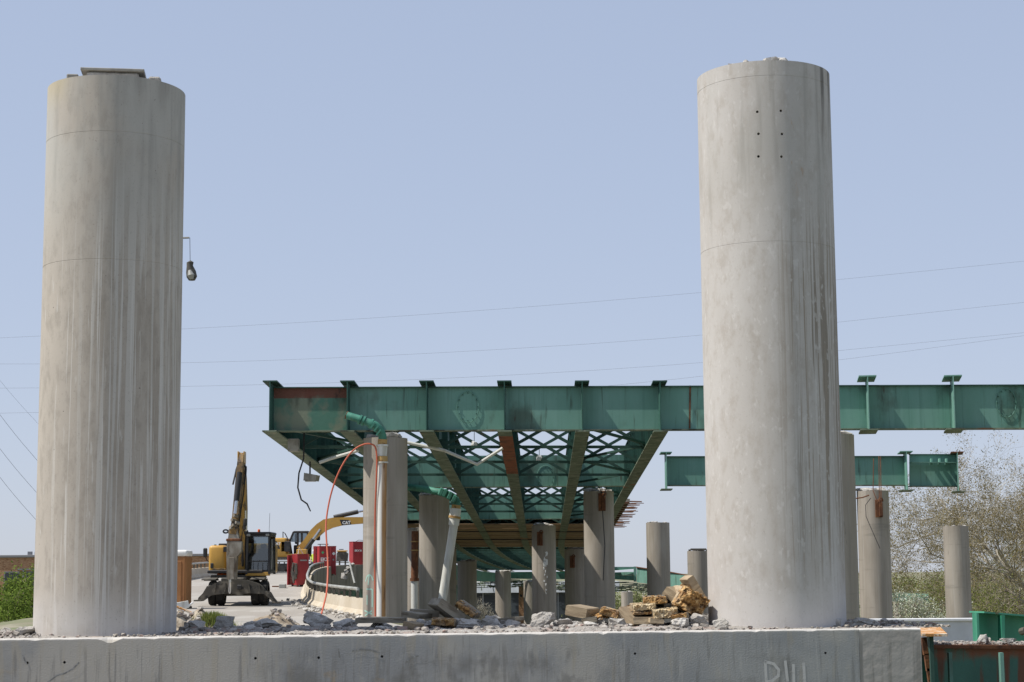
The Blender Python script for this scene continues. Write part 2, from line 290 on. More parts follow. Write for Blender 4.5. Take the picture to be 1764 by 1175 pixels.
MAT['lamp'] = mk('grey lamp housing', (.23, .22, .2), .6, layers=[dict(col=(.33, .32, .29), sc=(4, 4, 4), lo=.45, hi=.65)])
MAT['lens'] = mk('frosted lamp lens', (.30, .3, .28), .4)
MAT['teal_spray'] = mk('teal spray paint', (.30, .48, .41), .8)
MAT['chalk'] = mk('chalk', (.50, .49, .475), .95, layers=[dict(col=(.44, .43, .42), sc=(25, 25, 25), lo=.5, hi=.62)])
MAT['scuff'] = mk('dark scuff', (.20, .20, .195), .95, layers=[dict(col=(.31, .31, .305), sc=(30, 30, 30), lo=.45, hi=.6)])
MAT['placard_green'] = mk('green placard', (.10, .42, .18), .5)
MAT['beacon'] = mk('orange beacon', (.75, .13, .02), .3)
MAT['hazard'] = mk('orange safety panel', (.85, .17, .02), .6)
MAT['toilet_orange'] = mk('orange brown plastic', (.33, .155, .06), .55, layers=[dict(col=(.27, .12, .045), sc=(1, 1, 1), lo=.4, hi=.65)])
MAT['brick'] = mk('tan brick wall', (.36, .21, .12), .9, layers=[
    dict(tex='brick', sc=(3.0, 1, 1), col=(.0, .0, .0), lo=2, hi=3), dict(col=(.24, .125, .07), sc=(4, 4, 9), lo=.5, hi=.6, amt=.9),
    dict(col=(.47, .31, .19), sc=(5, 5, 11), lo=.55, hi=.63, amt=.8)], bump=.3, bsc=8, offs=False)
MAT['white_wall'] = mk('white coated wall', (.66, .67, .69), .8, layers=[dict(col=(.56, .57, .59), sc=(.8, .8, .5), lo=.45, hi=.65)])
MAT['dark_glass'] = mk('dark shopfront glass', (.03, .034, .04), .15, spec=.5, layers=[dict(col=(.10, .11, .12), sc=(.3, .3, .5), lo=.5, hi=.6)])
MAT['roofing'] = mk('roof edge metal', (.2, .2, .21), .7)
MAT['bark'] = mk('bark', (.18, .145, .105), .95, layers=[dict(col=(.27, .23, .17), sc=(6, 6, 1.5), lo=.45, hi=.6)])
MAT['bark_pale'] = mk('pale mottled bark', (.31, .28, .22), .9, layers=[dict(col=(.52, .50, .44), sc=(.35, .35, .35), lo=.62, hi=.66, amt=.9), dict(col=(.14, .11, .08), sc=(2, 2, 2), lo=.55, hi=.65, amt=.7)])
MAT['hivis'] = mk('lime safety vest', (.60, .75, .08), .8)
MAT['skin'] = mk('skin', (.45, .27, .19), .6)
MAT['denim'] = mk('blue jeans', (.06, .08, .13), .9)
MAT['hardhat'] = mk('white hard hat', (.8, .8, .78), .35)

def leafmat(name, c1, c2, tr=.35):
    mt = bpy.data.materials.new(name); mt.use_nodes = True
    n = mt.node_tree; n.nodes.clear(); N = n.nodes; L = n.links
    out = N.new('ShaderNodeOutputMaterial'); d = N.new('ShaderNodeBsdfDiffuse'); t = N.new('ShaderNodeBsdfTranslucent'); mx = N.new('ShaderNodeMixShader')
    g = N.new('ShaderNodeNewGeometry'); rp = N.new('ShaderNodeMix'); rp.data_type = 'RGBA'
    rp.inputs[6].default_value = (*c1, 1); rp.inputs[7].default_value = (*c2, 1)
    L.new(g.outputs['Random Per Island'], rp.inputs[0]); L.new(rp.outputs[2], d.inputs[0]); L.new(rp.outputs[2], t.inputs[0])
    mx.inputs[0].default_value = tr; L.new(d.outputs[0], mx.inputs[1]); L.new(t.outputs[0], mx.inputs[2]); L.new(mx.outputs[0], out.inputs[0])
    return mt
MAT['leaf_fresh'] = leafmat('fresh green leaves', (.08, .13, .025), (.21, .28, .06))
MAT['leaf_olive'] = leafmat('olive spring leaves', (.125, .145, .04), (.225, .24, .085))
MAT['leaf_tan'] = leafmat('tan young leaves', (.17, .14, .06), (.29, .245, .125))
MAT['leaf_pale'] = leafmat('pale green leaves', (.15, .18, .07), (.25, .27, .12))
MAT['leaf_blossom'] = leafmat('white blossom', (.20, .24, .12), (.55, .56, .48), .2)
MAT['leaf_grey'] = leafmat('grey bare twigs', (.24, .23, .19), (.36, .35, .31))
MAT['grass'] = leafmat('grass blades', (.10, .15, .03), (.26, .27, .09))

# ------------------------------------------------------------------ mesh building
WM = {}
def wm(o):
    return WM.get(o.name, Matrix.Identity(4)) if o else Matrix.Identity(4)

class MB:
    def __init__(s): s.v = []; s.f = []
    def add(s, vs, fs):
        b = len(s.v); s.v += [Vector(v) for v in vs]; s.f += [tuple(i + b for i in f) for f in fs]; return s
    def box(s, c, sz, rot=None, ch=0.0):
        hx, hy, hz = sz[0] / 2, sz[1] / 2, sz[2] / 2
        if ch <= 0:
            vs = [Vector((x, y, z)) for x in (-hx, hx) for y in (-hy, hy) for z in (-hz, hz)]
            fs = [(0, 1, 3, 2), (4, 6, 7, 5), (0, 4, 5, 1), (2, 3, 7, 6), (0, 2, 6, 4), (1, 5, 7, 3)]
        else:
            bm = bmesh.new(); bmesh.ops.create_cube(bm, size=1)
            for v in bm.verts: v.co = Vector((v.co.x * sz[0], v.co.y * sz[1], v.co.z * sz[2]))
            bmesh.ops.bevel(bm, geom=bm.edges[:], offset=ch, segments=1, affect='EDGES')
            bm.verts.index_update(); vs = [v.co.copy() for v in bm.verts]; fs = [tuple(v.index for v in f.verts) for f in bm.faces]; bm.free()
        M = (rot.to_4x4() if rot is not None else Matrix.Identity(4)); c = Vector(c)
        return s.add([c + (M @ v) for v in vs], fs)
    def bar(s, p, q, wx, hz, upv=(0, 0, 1)):
        p = Vector(p); q = Vector(q); d = (q - p).normalized(); u = Vector(upv)
        if abs(d.dot(u)) > .99: u = Vector((0, 1, 0))
        a = d.cross(u).normalized(); b = a.cross(d).normalized()
        vs = []
        for e in (p, q):
            for (i, j) in ((-1, -1), (1, -1), (1, 1), (-1, 1)): vs.append(e + a * (i * wx / 2) + b * (j * hz / 2))
        return s.add(vs, [(0, 1, 2, 3), (7, 6, 5, 4), (0, 4, 5, 1), (1, 5, 6, 2), (2, 6, 7, 3), (3, 7, 4, 0)])
    def tube(s, pts, r, n=8, caps=True):
        pts = [Vector(p) for p in pts]
        rs = r if isinstance(r, (list, tuple)) else [r] * len(pts)
        prev = None; base = len(s.v); vs = []; fs = []
        for i, p in enumerate(pts):
            d = (pts[min(i + 1, len(pts) - 1)] - pts[max(i - 1, 0)])
            d = d.normalized() if d.length > 1e-9 else Vector((0, 0, 1))
            if prev is None:
                a = d.orthogonal().normalized()
            else:
                a = prev - d * prev.dot(d); a = a.normalized() if a.length > 1e-6 else d.orthogonal().normalized()
            prev = a; b = d.cross(a)
            for k in range(n):
                t = 2 * math.pi * k / n; vs.append(p + (a * math.cos(t) + b * math.sin(t)) * rs[i])
        for i in range(len(pts) - 1):
            for k in range(n):
                fs.append((i * n + k, i * n + (k + 1) % n, (i + 1) * n + (k + 1) % n, (i + 1) * n + k))
        if caps:
            fs.append(tuple(range(n))[::-1]); fs.append(tuple((len(pts) - 1) * n + k for k in range(n)))
        return s.add(vs, fs)
    def lathe(s, prof, n=32, c=(0, 0, 0), caps=True):
        c = Vector(c); vs = []; fs = []
        for (r, z) in prof:
            for k in range(n):
                t = 2 * math.pi * k / n; vs.append(c + Vector((r * math.cos(t), r * math.sin(t), z)))
        for i in range(len(prof) - 1):
            for k in range(n): fs.append((i * n + k, i * n + (k + 1) % n, (i + 1) * n + (k + 1) % n, (i + 1) * n + k))
        if caps:
            fs.append(tuple(range(n))[::-1]); fs.append(tuple((len(prof) - 1) * n + k for k in range(n)))
        return s.add(vs, fs)
    def prism(s, poly, o, ux, uy, depth):
        """poly (u,v) in plane (ux,uy) at o, extruded by vector depth"""
        o = Vector(o); ux = Vector(ux); uy = Vector(uy); dp = Vector(depth); n = len(poly)
        a = [o + ux * u + uy * v for (u, v) in poly]; b = [p + dp for p in a]
        fs = [tuple(range(n)), tuple(range(2 * n - 1, n - 1, -1))] + [(i, i + n, (i + 1) % n + n, (i + 1) % n) for i in range(n)]
        return s.add(a + b, fs)
    def mesh(s, name, mat, smooth=None):
        me = bpy.data.meshes.new(name)
        me.from_pydata([tuple(v) for v in s.v], [], s.f)
        bm = bmesh.new(); bm.from_mesh(me); bmesh.ops.recalc_face_normals(bm, faces=bm.faces[:]); bm.to_mesh(me); bm.free()
        if mat is not None: me.materials.append(MAT[mat] if isinstance(mat, str) else mat)
        if smooth:
            me.polygons.foreach_set('use_smooth', [True] * len(me.polygons))
            try: me.set_sharp_from_angle(angle=R(smooth if smooth is not True else 35))
            except Exception: pass
        return me
    def build(s, name, mat, parent=None, world=True, smooth=None):
        off = Vector((0, 0, 0))
        if parent is not None and world:
            inv = wm(parent).inverted(); s.v = [inv @ v for v in s.v]
        elif parent is None and s.v:
            mn = Vector((sum(v.x for v in s.v) / len(s.v), sum(v.y for v in s.v) / len(s.v), min(v.z for v in s.v)))
            s.v = [v - mn for v in s.v]; off = mn
        o = bpy.data.objects.new(name, s.mesh(name, mat, smooth)); COL.objects.link(o)
        if parent is not None:
            o.parent = parent; WM[o.name] = wm(parent)
        else:
            o.location = off; WM[o.name] = Matrix.Translation(off)
        return o

def tag(o, label=None, cat=None, group=None, kind=None):
    if label: o['label'] = label
    if cat: o['category'] = cat
    if group: o['group'] = group
    o['kind'] = kind or 'thing'
    return o
def thing(name, label, cat, loc=(0, 0, 0), rz=0.0, group=None):
    o = bpy.data.objects.new(name, None); COL.objects.link(o); o.empty_display_size = .3
    o.location = loc; o.rotation_euler = (0, 0, rz)
    WM[o.name] = Matrix.Translation(Vector(loc)) @ Matrix.Rotation(rz, 4, 'Z')
    return tag(o, label, cat, group)
def place(me, name, parent, M=None):
    o = bpy.data.objects.new(name, me); COL.objects.link(o); o.parent = parent
    if M is not None: o.matrix_local = M
    WM[o.name] = wm(parent) @ (M or Matrix.Identity(4)); return o
def text_mesh(body, size, extrude, bold=0.0):
    cu = bpy.data.curves.new('lettering', 'FONT'); cu.body = body; cu.size = size; cu.extrude = extrude; cu.offset = bold
    cu.align_x = 'CENTER'; cu.align_y = 'CENTER'; cu.resolution_u = 3
    ob = bpy.data.objects.new('lettering_source', cu); COL.objects.link(ob)
    dg = bpy.context.evaluated_depsgraph_get(); me = bpy.data.meshes.new_from_object(ob.evaluated_get(dg))
    bpy.data.objects.remove(ob); bpy.data.curves.remove(cu); return me
def boolean_cut(obj, cutter_mb):
    cm = cutter_mb.mesh('cut', None); co = bpy.data.objects.new('cut', cm); COL.objects.link(co)
    co.matrix_world = wm(obj) if obj.parent is None else Matrix.Identity(4)
    src = bpy.data.objects.new('src', obj.data); COL.objects.link(src)
    co.matrix_world = Matrix.Identity(4)
    md = src.modifiers.new('b', 'BOOLEAN'); md.object = co; md.operation = 'DIFFERENCE'; md.solver = 'EXACT'
    dg = bpy.context.evaluated_depsgraph_get(); me = bpy.data.meshes.new_from_object(src.evaluated_get(dg))
    bpy.data.objects.remove(src); bpy.data.objects.remove(co)
    if len(me.polygons) > 4: obj.data = me
    return obj

def lerp(a, b, t): return a + (b - a) * t
def interp(x, tab):
    if x <= tab[0][0]: return tab[0][1]
    for (a, b), (c, d) in zip(tab, tab[1:]):
        if x <= c: return lerp(b, d, (x - a) / (c - a))
    return tab[-1][1]
def sstep(a, b, x):
    t = min(1, max(0, (x - a) / (b - a))); return t * t * (3 - 2 * t)

# ================================================================== SETTING
ROADZ = [(20, 1.45), (50, 1.5), (62, 1.52), (70, 1.58), (77, 1.66), (90, 2.15), (95, 2.38), (102, 2.52), (112, 2.70), (125, 2.93), (135, 3.0), (150, 3.05), (175, 3.0)]
def roadz(D): return interp(D, ROADZ)
RPX = [(44, 735), (57, 640), (62, 600), (69, 557), (78, 521), (84, 517), (90, 521), (96, 525), (102, 529), (108, 535), (116, 548), (125, 572), (135, 610), (150, 680), (172, 800)]
def redge(D): return (interp(D, RPX) - CX) / FPX * D
RD = [44 + i * 1.5 for i in range(86)]
rx_ = [redge(d) for d in RD]
for _ in range(6): rx_ = [rx_[0]] + [(rx_[i - 1] + 2 * rx_[i] + rx_[i + 1]) / 4 for i in range(1, len(rx_) - 1)] + [rx_[-1]]
RE = [Vector((x, d, roadz(d))) for x, d in zip(rx_, RD)]
def offpt(i, off):
    a = RE[max(0, i - 1)]; b = RE[min(len(RE) - 1, i + 1)]; t = (b - a); t.z = 0; t.normalize(); n = Vector((-t.y, t.x, 0))
    return RE[i] + n * off
LE = [offpt(i, 7.4) for i in range(len(RE))]

road = MB()
for i in range(len(RE)):
    road.v += [offpt(i, -.1), offpt(i, 2.4), offpt(i, 5.0), offpt(i, 7.5)]
for i in range(len(RE) - 1):
    for k in range(3): road.f.append((4 * i + k, 4 * i + k + 1, 4 * i + 5 + k, 4 * i + 4 + k))
for v in road.v: v.z += .012
ro = road.build('road', 'road'); tag(ro, kind='structure')

def terrain_z(x, y):
    z = -6.0
    # ramp embankment
    if 15 < y < 180:
        xr = redge(max(44, y)) if y > 44 else lerp(1.5, redge(44), sstep(24, 44, y)); xl = xr - 7.4 if y > 44 else -22
        dr = max(0, x - xr); dl = max(0, xl - x)
        soft = sstep(82, 92, y)
        wr = lerp(7.0, .6, soft); mr_ = lerp(1.6, 0.0, soft)
        hr = 1 - sstep(mr_, mr_ + wr, dr); hl = 1 - sstep(4.0, 16.0, dl)
        t = min(hr, hl) if not (dr > 0 and dl > 0) else 0
        t *= (1 - sstep(165, 180, y))
        z = lerp(z, roadz(y) - .03 - .25 * soft * (dr > 0), t)
    if y <= 26:
        zn = 1.3 * sstep(60, 26, abs(x)) + -6 * (1 - sstep(60, 26, abs(x)))
        z = lerp(zn, z, sstep(17, 26, y))
    return z
xs = sorted(set([-2500, -1200, -600, -300, -180, -120, -90, -70] + list(np.arange(-60, 30, 1.25)) + [32, 36, 42, 50, 60, 80, 110, 160, 260, 500, 1100, 2500]))
ys = sorted(set([-200, -80, -30, -10, 0] + list(np.arange(4, 190, 1.5)) + [200, 215, 240, 280, 350, 450, 600, 900, 1400, 2200, 3500, 5000]))
tm = MB(); nx = len(xs)
for y in ys:
    for x in xs:
        z = terrain_z(x, y) + .12 * mnoise.noise(Vector((x * .3, y * .3, 0))) * (1 if 100 > abs(x) else 0) * .5
        tm.v.append(Vector((x, y, z - .05)))
for j in range(len(ys) - 1):
    for i in range(nx - 1): tm.f.append((j * nx + i, j * nx + i + 1, (j + 1) * nx + i + 1, (j + 1) * nx + i))
g = bpy.data.objects.new('ground', tm.mesh('ground', 'ground', True)); COL.objects.link(g); tag(g, kind='structure')

# ================================================================== FRONT PIER
def rings_profile(r, h, joints, rows=40, wob=.0):
    zs = sorted(set([0, h] + [h * i / rows for i in range(rows + 1)]))
    pr = []
    for z in zs:
        if any(abs(z - j) < h / rows * .3 for j in joints): continue
        pr.append((r, z))
    for j in joints: pr += [(r, j - .004), (r - .0022, j - .002), (r - .0022, j + .001), (r, j + .003)]
    pr.sort(key=lambda t: t[1]); return pr
DL, DR = 18.7, 19.65
LB, RB = P(181, 1093, DL), P(1339, 1079, DR)
CAPZ = (LB.z + RB.z) / 2
LB.z = RB.z = CAPZ
cap_dir = (RB - LB); cap_dir.z = 0; cap_dir.normalize()
cap_n = Vector((cap_dir.y, -cap_dir.x, 0))      # towards the camera
cap_ang = math.atan2(cap_dir.y, cap_dir.x)
def cappt(px, off, z=0.0):
    """point on the cap top: px = photo column, off = metres in front of the pillar axis line"""
    # intersect the view column with the line axis + off*cap_n
    o = LB + cap_n * off
    k = (px - CX) / FPX
    # x = k*y*~cos(pitch)  (small tilt neglected, solved by iteration)
    t = 0.0
    for _ in range(12):
        q = o + cap_dir * t; q.z = CAPZ
        d = q - EYE; sx = d.dot(rt) / d.dot(fw) * FPX + CX
        t += (px - sx) * PX(q.y)
    q = o + cap_dir * t; q.z = CAPZ + z; return q

LTOP = P(203, 161, DL).z - CAPZ; RTOP = P(1314, 136, DR).z - CAPZ
RAD = .73
pl = thing('concrete_pillar', 'large round concrete pillar streaked with white drips, flat bearing plate on top, beside wheeled excavator', 'pillar', LB, cap_ang, 'big round pillars on the front pier')
mb = MB().lathe(rings_profile(RAD, LTOP, [LTOP - .60, LTOP - 1.95]), 128)
ps = mb.build('shaft', 'pillar_brown', pl, world=False, smooth=40)
pr_ = thing('concrete_pillar', 'large round pale concrete pillar with six bolt holes near its rubble-strewn top', 'pillar', RB, cap_ang, 'big round pillars on the front pier')
mb = MB().lathe(rings_profile(RAD * 1.025, RTOP, [RTOP - .17, RTOP - 2.02]), 128)
ps2 = mb.build('shaft', 'pillar_pale', pr_, world=False, smooth=40)
# bolt holes of the pale pillar: real drilled holes
cut = MB()
inv = wm(pr_).inverted()
for (hx, hy) in ((1305, 192), (1345, 191), (1307, 230), (1347, 231), (1307, 269), (1346, 270)):
    zz = P(hx, hy, DR - .74).z - CAPZ
    xw = P(hx, hy, DR - .74); q = inv @ xw; a = math.asin(max(-1, min(1, q.x / (RAD * 1.025))))
    d = Vector((math.sin(a), -math.cos(a), 0)); c = d * RAD * 1.025
    cut.tube([c - d * .1 + Vector((0, 0, zz)), c + d * .05 + Vector((0, 0, zz))], .015, 10)
boolean_cut(ps2, cut)
# bearing plate and blocks on the left pillar
MB().box((.0, -.36, LTOP + .10), (.66, .46, .03), ch=.006).build('bearing_plate', 'lamp', pl, world=False)
MB().box((.0, -.36, LTOP + .04), (.54, .40, .085), ch=.02).build('mortar_pad', 'chunk', pl, world=False)
MB().box((-.42, -.40, LTOP + .03), (.12, .2, .07), ch=.01).build('anchor_block', 'lamp', pl, world=False)
MB().box((.43, -.38, LTOP + .03), (.13, .2, .08), ch=.02).build('anchor_block', 'chunk', pl, world=False)

# pier cap
CAPF = 1.02                       # front face ahead of the axis
def capface(px): return cappt(px, CAPF)
capt = thing('pier_cap_beam', 'long grey stained concrete pier cap beam carrying the two big pillars', 'concrete beam', (LB + cap_n * CAPF + cap_dir * 3.0), cap_ang)
inv = wm(capt).inverted()
xl, xs_, xe = (inv @ capface(-160)).x, (inv @ capface(1479)).x, (inv @ capface(1586)).x
def cap_block(x0, x1, y0, y1, h, chips, seed):
    rnd = random.Random(seed); mbx = MB(); n = max(6, int((x1 - x0) / .05))
    prof_n = 6
    for i in range(n + 1):
        x = lerp(x0, x1, i / n)
        e = .012 + .006 * mnoise.noise(Vector((x * 6, seed, 0))) + .006 * mnoise.noise(Vector((x * 21, seed, 3)))
        for (cx_, cw, cd) in chips:
            e += cd * max(0, 1 - ((x - cx_) / cw) ** 2)
        mbx.v += [Vector((x, y0, -h)), Vector((x, y0, -e)), Vector((x, y0 + e * .8, 0)), Vector((x, y1 - .02, 0)), Vector((x, y1, -.02)), Vector((x, y1, -h))]
    for i in range(n):
        for k in range(5): mbx.f.append((i * 6 + k, i * 6 + k + 1, i * 6 + 7 + k, i * 6 + 6 + k))
    mbx.f.append(tuple(range(6))); mbx.f.append(tuple(n * 6 + k for k in range(6))[::-1])
    return mbx
chx = (inv @ capface(190)).x
body = cap_block(xl, xs_, 0, 2 * CAPF, 1.5, [(chx, .10, .04)] + [((inv @ capface(px_)).x, w_, d_) for (px_, w_, d_) in ((60, .05, .012), (262, .04, .01), (340, .08, .008), (470, .12, .010), (545, .03, .014), (700, .06, .009), (842, .04, .013), (930, .10, .007), (1040, .03, .016), (1150, .07, .009), (1300, .05, .011), (1395, .04, .014))], 1).build('beam_body', 'cap', capt, world=False)
cut = MB()
for (hx, hy) in ((47, 1142), (111, 1141), (440, 1134), (549, 1133), (658, 1131), (1094, 1126), (1422, 1125)):
    q = inv @ P(hx, hy, capface(hx).y); cut.tube([Vector((q.x, -.05, q.z)), Vector((q.x, .12, q.z))], .0135, 12)
boolean_cut(body, cut)
cap_block(xs_ + .004, xe, .003, 2 * CAPF - .003, 1.5, [], 4).build('beam_end', 'cap_end', capt, world=False)
def ribbon(mbx, pts, wd, o, ux, uy, nrm, lift=.003):
    """flat painted stroke: pts in (u,v), width wd"""
    for (a, b_) in zip(pts, pts[1:]):
        a = Vector(a); b_ = Vector(b_); d = (b_ - a).normalized(); pn = Vector((-d.y, d.x)) * wd / 2
        q = [a - pn - d * wd * .3, b_ - pn + d * wd * .3, b_ + pn + d * wd * .3, a + pn - d * wd * .3]
        lift += .0003
        mbx.add([o + ux * c.x + uy * c.y + nrm * lift for c in q], [(0, 1, 2, 3)])
ch = MB()
q0 = inv @ P(1320, 1175, capface(1320).y); s_ = PX(capface(1350).y)
X_, Z_, N_ = Vector((1, 0, 0)), Vector((0, 0, 1)), Vector((0, -1, 0))
for st in ([(0, 0), (-1, 34)], [(-1, 34), (14, 30), (22, 20), (21, 10), (10, 2), (0, 0)], [(37, 0), (34, 34)], [(37, 0), (34, -6)], [(48, -4), (48, 28)], [(67, -5), (66, 30)], [(48, -4), (58, -8), (67, -5)]):
    ribbon(ch, [(u * s_, v * s_) for (u, v) in st], .030, q0, X_, Z_, N_)
ch.build('chalk_letters', 'chalk', capt, world=False)

for st in ([(600, 1126), (608, 1121), (622, 1119), (640, 1120), (653, 1125)], [(82, 1176), (98, 1164), (112, 1160), (126, 1152), (136, 1142)], [(40, 1129), (43, 1138), (46, 1144)], [(700, 1140), (712, 1132), (720, 1130)], [(583, 1118), (585, 1132)]):
    pts = [inv @ P(a_, b2, capface(a_).y) for (a_, b2) in st]
    sc_ = MB(); ribbon(sc_, [(q.x, q.z) for q in pts], .014, Vector((0, 0, 0)), X_, Z_, N_); sc_.build('scuff_mark', 'scuff', capt, world=False)
# rubble on the pillar tops and the cap
def rock(rnd, sx, sy, sz, sub=1, rough=.10):
    bm = bmesh.new()
    for i in range(13):
        v = Vector((rnd.gauss(0, 1), rnd.gauss(0, 1), rnd.gauss(0, 1))).normalized() * rnd.uniform(.8, 1)
        v = Vector([math.copysign(abs(c) ** .75, c) for c in v]); bm.verts.new(v)
    r = bmesh.ops.convex_hull(bm, input=bm.verts[:])
    bmesh.ops.delete(bm, geom=[v for v in bm.verts if not v.link_faces], context='VERTS')
    if sub:
        bmesh.ops.subdivide_edges(bm, edges=bm.edges[:], cuts=sub, use_grid_fill=True)
        bmesh.ops.triangulate(bm, faces=bm.faces[:])
    sd = rnd.uniform(0, 99)
    for v in bm.verts:
        v.co *= 1 + rough * mnoise.noise(v.co * 3 + Vector((sd, 0, 0))) * 2
    mnz = min(v.co.z for v in bm.verts); mx = [max(abs(v.co[k]) for v in bm.verts) for k in range(3)]; hz = max(v.co.z for v in bm.verts) - mnz
    for v in bm.verts: v.co = Vector((v.co.x / mx[0] * sx / 2, v.co.y / mx[1] * sy / 2, (v.co.z - mnz) / hz * sz - .08 * sz))
    bm.verts.index_update(); out = ([v.co.copy() for v in bm.verts], [tuple(v.index for v in f.verts) for f in bm.faces]); bm.free(); return out

rnd = random.Random(11)
gm = MB()
for (cx_, cy_, sx, sy, sz) in ((-.03, -.46, .22, .2, .13), (.08, -.44, .2, .2, .15), (-.33, -.50, .07, .08, .07), (-.48, -.42, .09, .08, .05), (.34, -.50, .07, .08, .06), (.44, -.42, .1, .1, .06), (.20, -.58, .14, .1, .035), (-.19, -.58, .14, .1, .04), (.02, -.5, .3, .2, .06)):
    v, f = rock(rnd, sx, sy, sz); gm.add([p + Vector((cx_, cy_, RTOP)) for p in v], f)
for i in range(60):
    a = rnd.uniform(0, 6.28); rr = RAD * math.sqrt(rnd.random()) * .93; s0 = rnd.uniform(.02, .06)
    v, f = rock(rnd, s0 * 1.4, s0, s0 * .6, 0); gm.add([p + Vector((rr * math.cos(a), rr * math.sin(a), RTOP)) for p in v], f)
ob = gm.build('top_rubble', 'chunk', pr_, world=False); ob['kind'] = 'stuff'

# loose gravel on the cap
gm = MB()
small = [rock(rnd, 1.3, 1.0, .7, 0) for _ in range(14)]
def inside_pillar(p):
    return (Vector((p.x, p.y)) - Vector((LB.x, LB.y))).length < RAD * .97 or (Vector((p.x, p.y)) - Vector((RB.x, RB.y))).length < RAD * .97
n = 0
while n < 5200:
    px = rnd.uniform(-40, 1560); off = CAPF - .07 - abs(rnd.gauss(0, 1)) * .75 if rnd.random() < .45 else rnd.uniform(-1.0, .9)
    if off < -1.0 or off > CAPF - .05: continue
    if rnd.random() < .35 and not (300 < px < 1230): continue
    p = LB + cap_dir * ((px - 181) * 7.5 / 1158) + cap_n * off; p.z = CAPZ
    if inside_pillar(p): continue
    s0 = rnd.choice([.008, .01, .012, .016, .02, .025, .03, .045, .06, .09 if rnd.random() < .4 else .02]) * (1.0 if off < .55 else .6)
    v, f = small[rnd.randrange(14)]; rz = Matrix.Rotation(rnd.uniform(0, 6.28), 3, 'Z')
    gm.add([p + rz @ (q * s0) for q in v], f); n += 1
gv = gm.build('gravel', 'gravel'); tag(gv, 'loose grey gravel and crumbs strewn along the top of the pier cap', 'gravel', kind='stuff')

dm = MB(); nxx, nyy = 420, 26
for j in range(nyy + 1):
    for i_ in range(nxx + 1):
        u = lerp(-1.6, 8.6, i_ / nxx); v = lerp(CAPF - .10, -.98, j / nyy); p = LB + cap_dir * u + cap_n * v
        e = min(j, nyy - j) / 4.0; mid = sstep(.8, 1.4, u) * (1 - sstep(6.4, 7.0, u))
        hgt = min(1, e) * (.35 + .65 * mid) * (.022 + .03 * mnoise.noise(Vector((u * 3.1, v * 3.1, 1))) + .018 * mnoise.noise(Vector((u * 9, v * 9, 4))) + .012 * mnoise.noise(Vector((u * 31, v * 31, 7))))
        dm.v.append(Vector((p.x, p.y, CAPZ + max(-.004, hgt))))
for j in range(nyy):
    for i_ in range(nxx): dm.f.append((j * (nxx + 1) + i_, j * (nxx + 1) + i_ + 1, (j + 1) * (nxx + 1) + i_ + 1, (j + 1) * (nxx + 1) + i_))
tag(dm.build('debris_dust', 'fines', smooth=60), 'crushed concrete dust and fines drifted over the pier cap top', 'dust', kind='stuff')

CHUNKS = [  # px, offset ahead of axis, width px, height px, name label
    (46, .25, 34, 17, 'pale concrete chunk at the left end of the cap beside the big pillar'),
    (342, -.55, 34, 20, 'shaded concrete slab piece on the cap just beside the streaked pillar'),
    (386, -.65, 34, 26, 'second shaded slab piece along the cap from the streaked pillar'),
    (452, -.6, 78, 22, 'long shaded concrete slab on the cap in front of the dirt mound'),
    (432, -.25, 22, 12, 'small dusty concrete chunk in front of the long shaded slab'),
    (545, -.7, 58, 34, 'tallest shaded concrete chunk below the orange hose'),
    (594, -.6, 44, 20, 'low shaded concrete chunk next to the grey plank'),
    (512, .15, 22, 13, 'small pinkish concrete chunk near the cap edge below the hose'),
    (655, .3, 32, 11, 'flat pale concrete flake below the grey plank'),
    (728, -.1, 22, 20, 'dark rough concrete chunk between the dark boards'),
    (806, .1, 38, 21, 'bright white concrete chunk right of the splintered boards'),
    (850, -.4, 30, 18, 'grey concrete chunk behind the white chunk'),
    (886, -.3, 34, 16, 'low grey concrete chunk beside the big rounded boulder'),
    (935, .15, 42, 31, 'big rounded grey concrete boulder in the middle of the cap'),
    (972, .2, 30, 20, 'rough grey chunk between the boulder and the tan block'),
    (1026, -.2, 44, 22, 'broad grey chunk under the tan timber block'),
    (1062, .2, 34, 19, 'angular white chunk in front of the splintered plank'),
    (1118, .0, 40, 16, 'shaded chunk under the timber heap'),
    (1174, .45, 34, 20, 'pale angular chunk in front of the timber heap'),
    (1203, .25, 32, 26, 'rounded chunk wedged between the timber heap and pale pillar'),
    (1243, .86, 31, 21, 'blocky chunk lying in front of the foot of the pale pillar'),
    (1443, .55, 17, 17, 'small upright chunk on the cap right of the pale pillar'),
    (1487, .35, 50, 16, 'flat elongated chunk near the right end of the cap'),
    (1412, .45, 20, 6, 'thin flake against the right side of the pale pillar foot'),
]
for i, (px, off, wpx, hpx, lab) in enumerate(CHUNKS):
    rr = random.Random(100 + i); p = cappt(px, off); s0 = PX(p.y)
    v, f = rock(rr, wpx * s0 * 1.05, wpx * s0 * rr.uniform(.7, 1.0), hpx * s0 * 1.06, 3, .13)
    mbx = MB(); mbx.add([p + q for q in v], f)
    tag(mbx.build('concrete_chunk', 'chunk'), lab, 'concrete chunk', 'broken concrete on the pier cap')

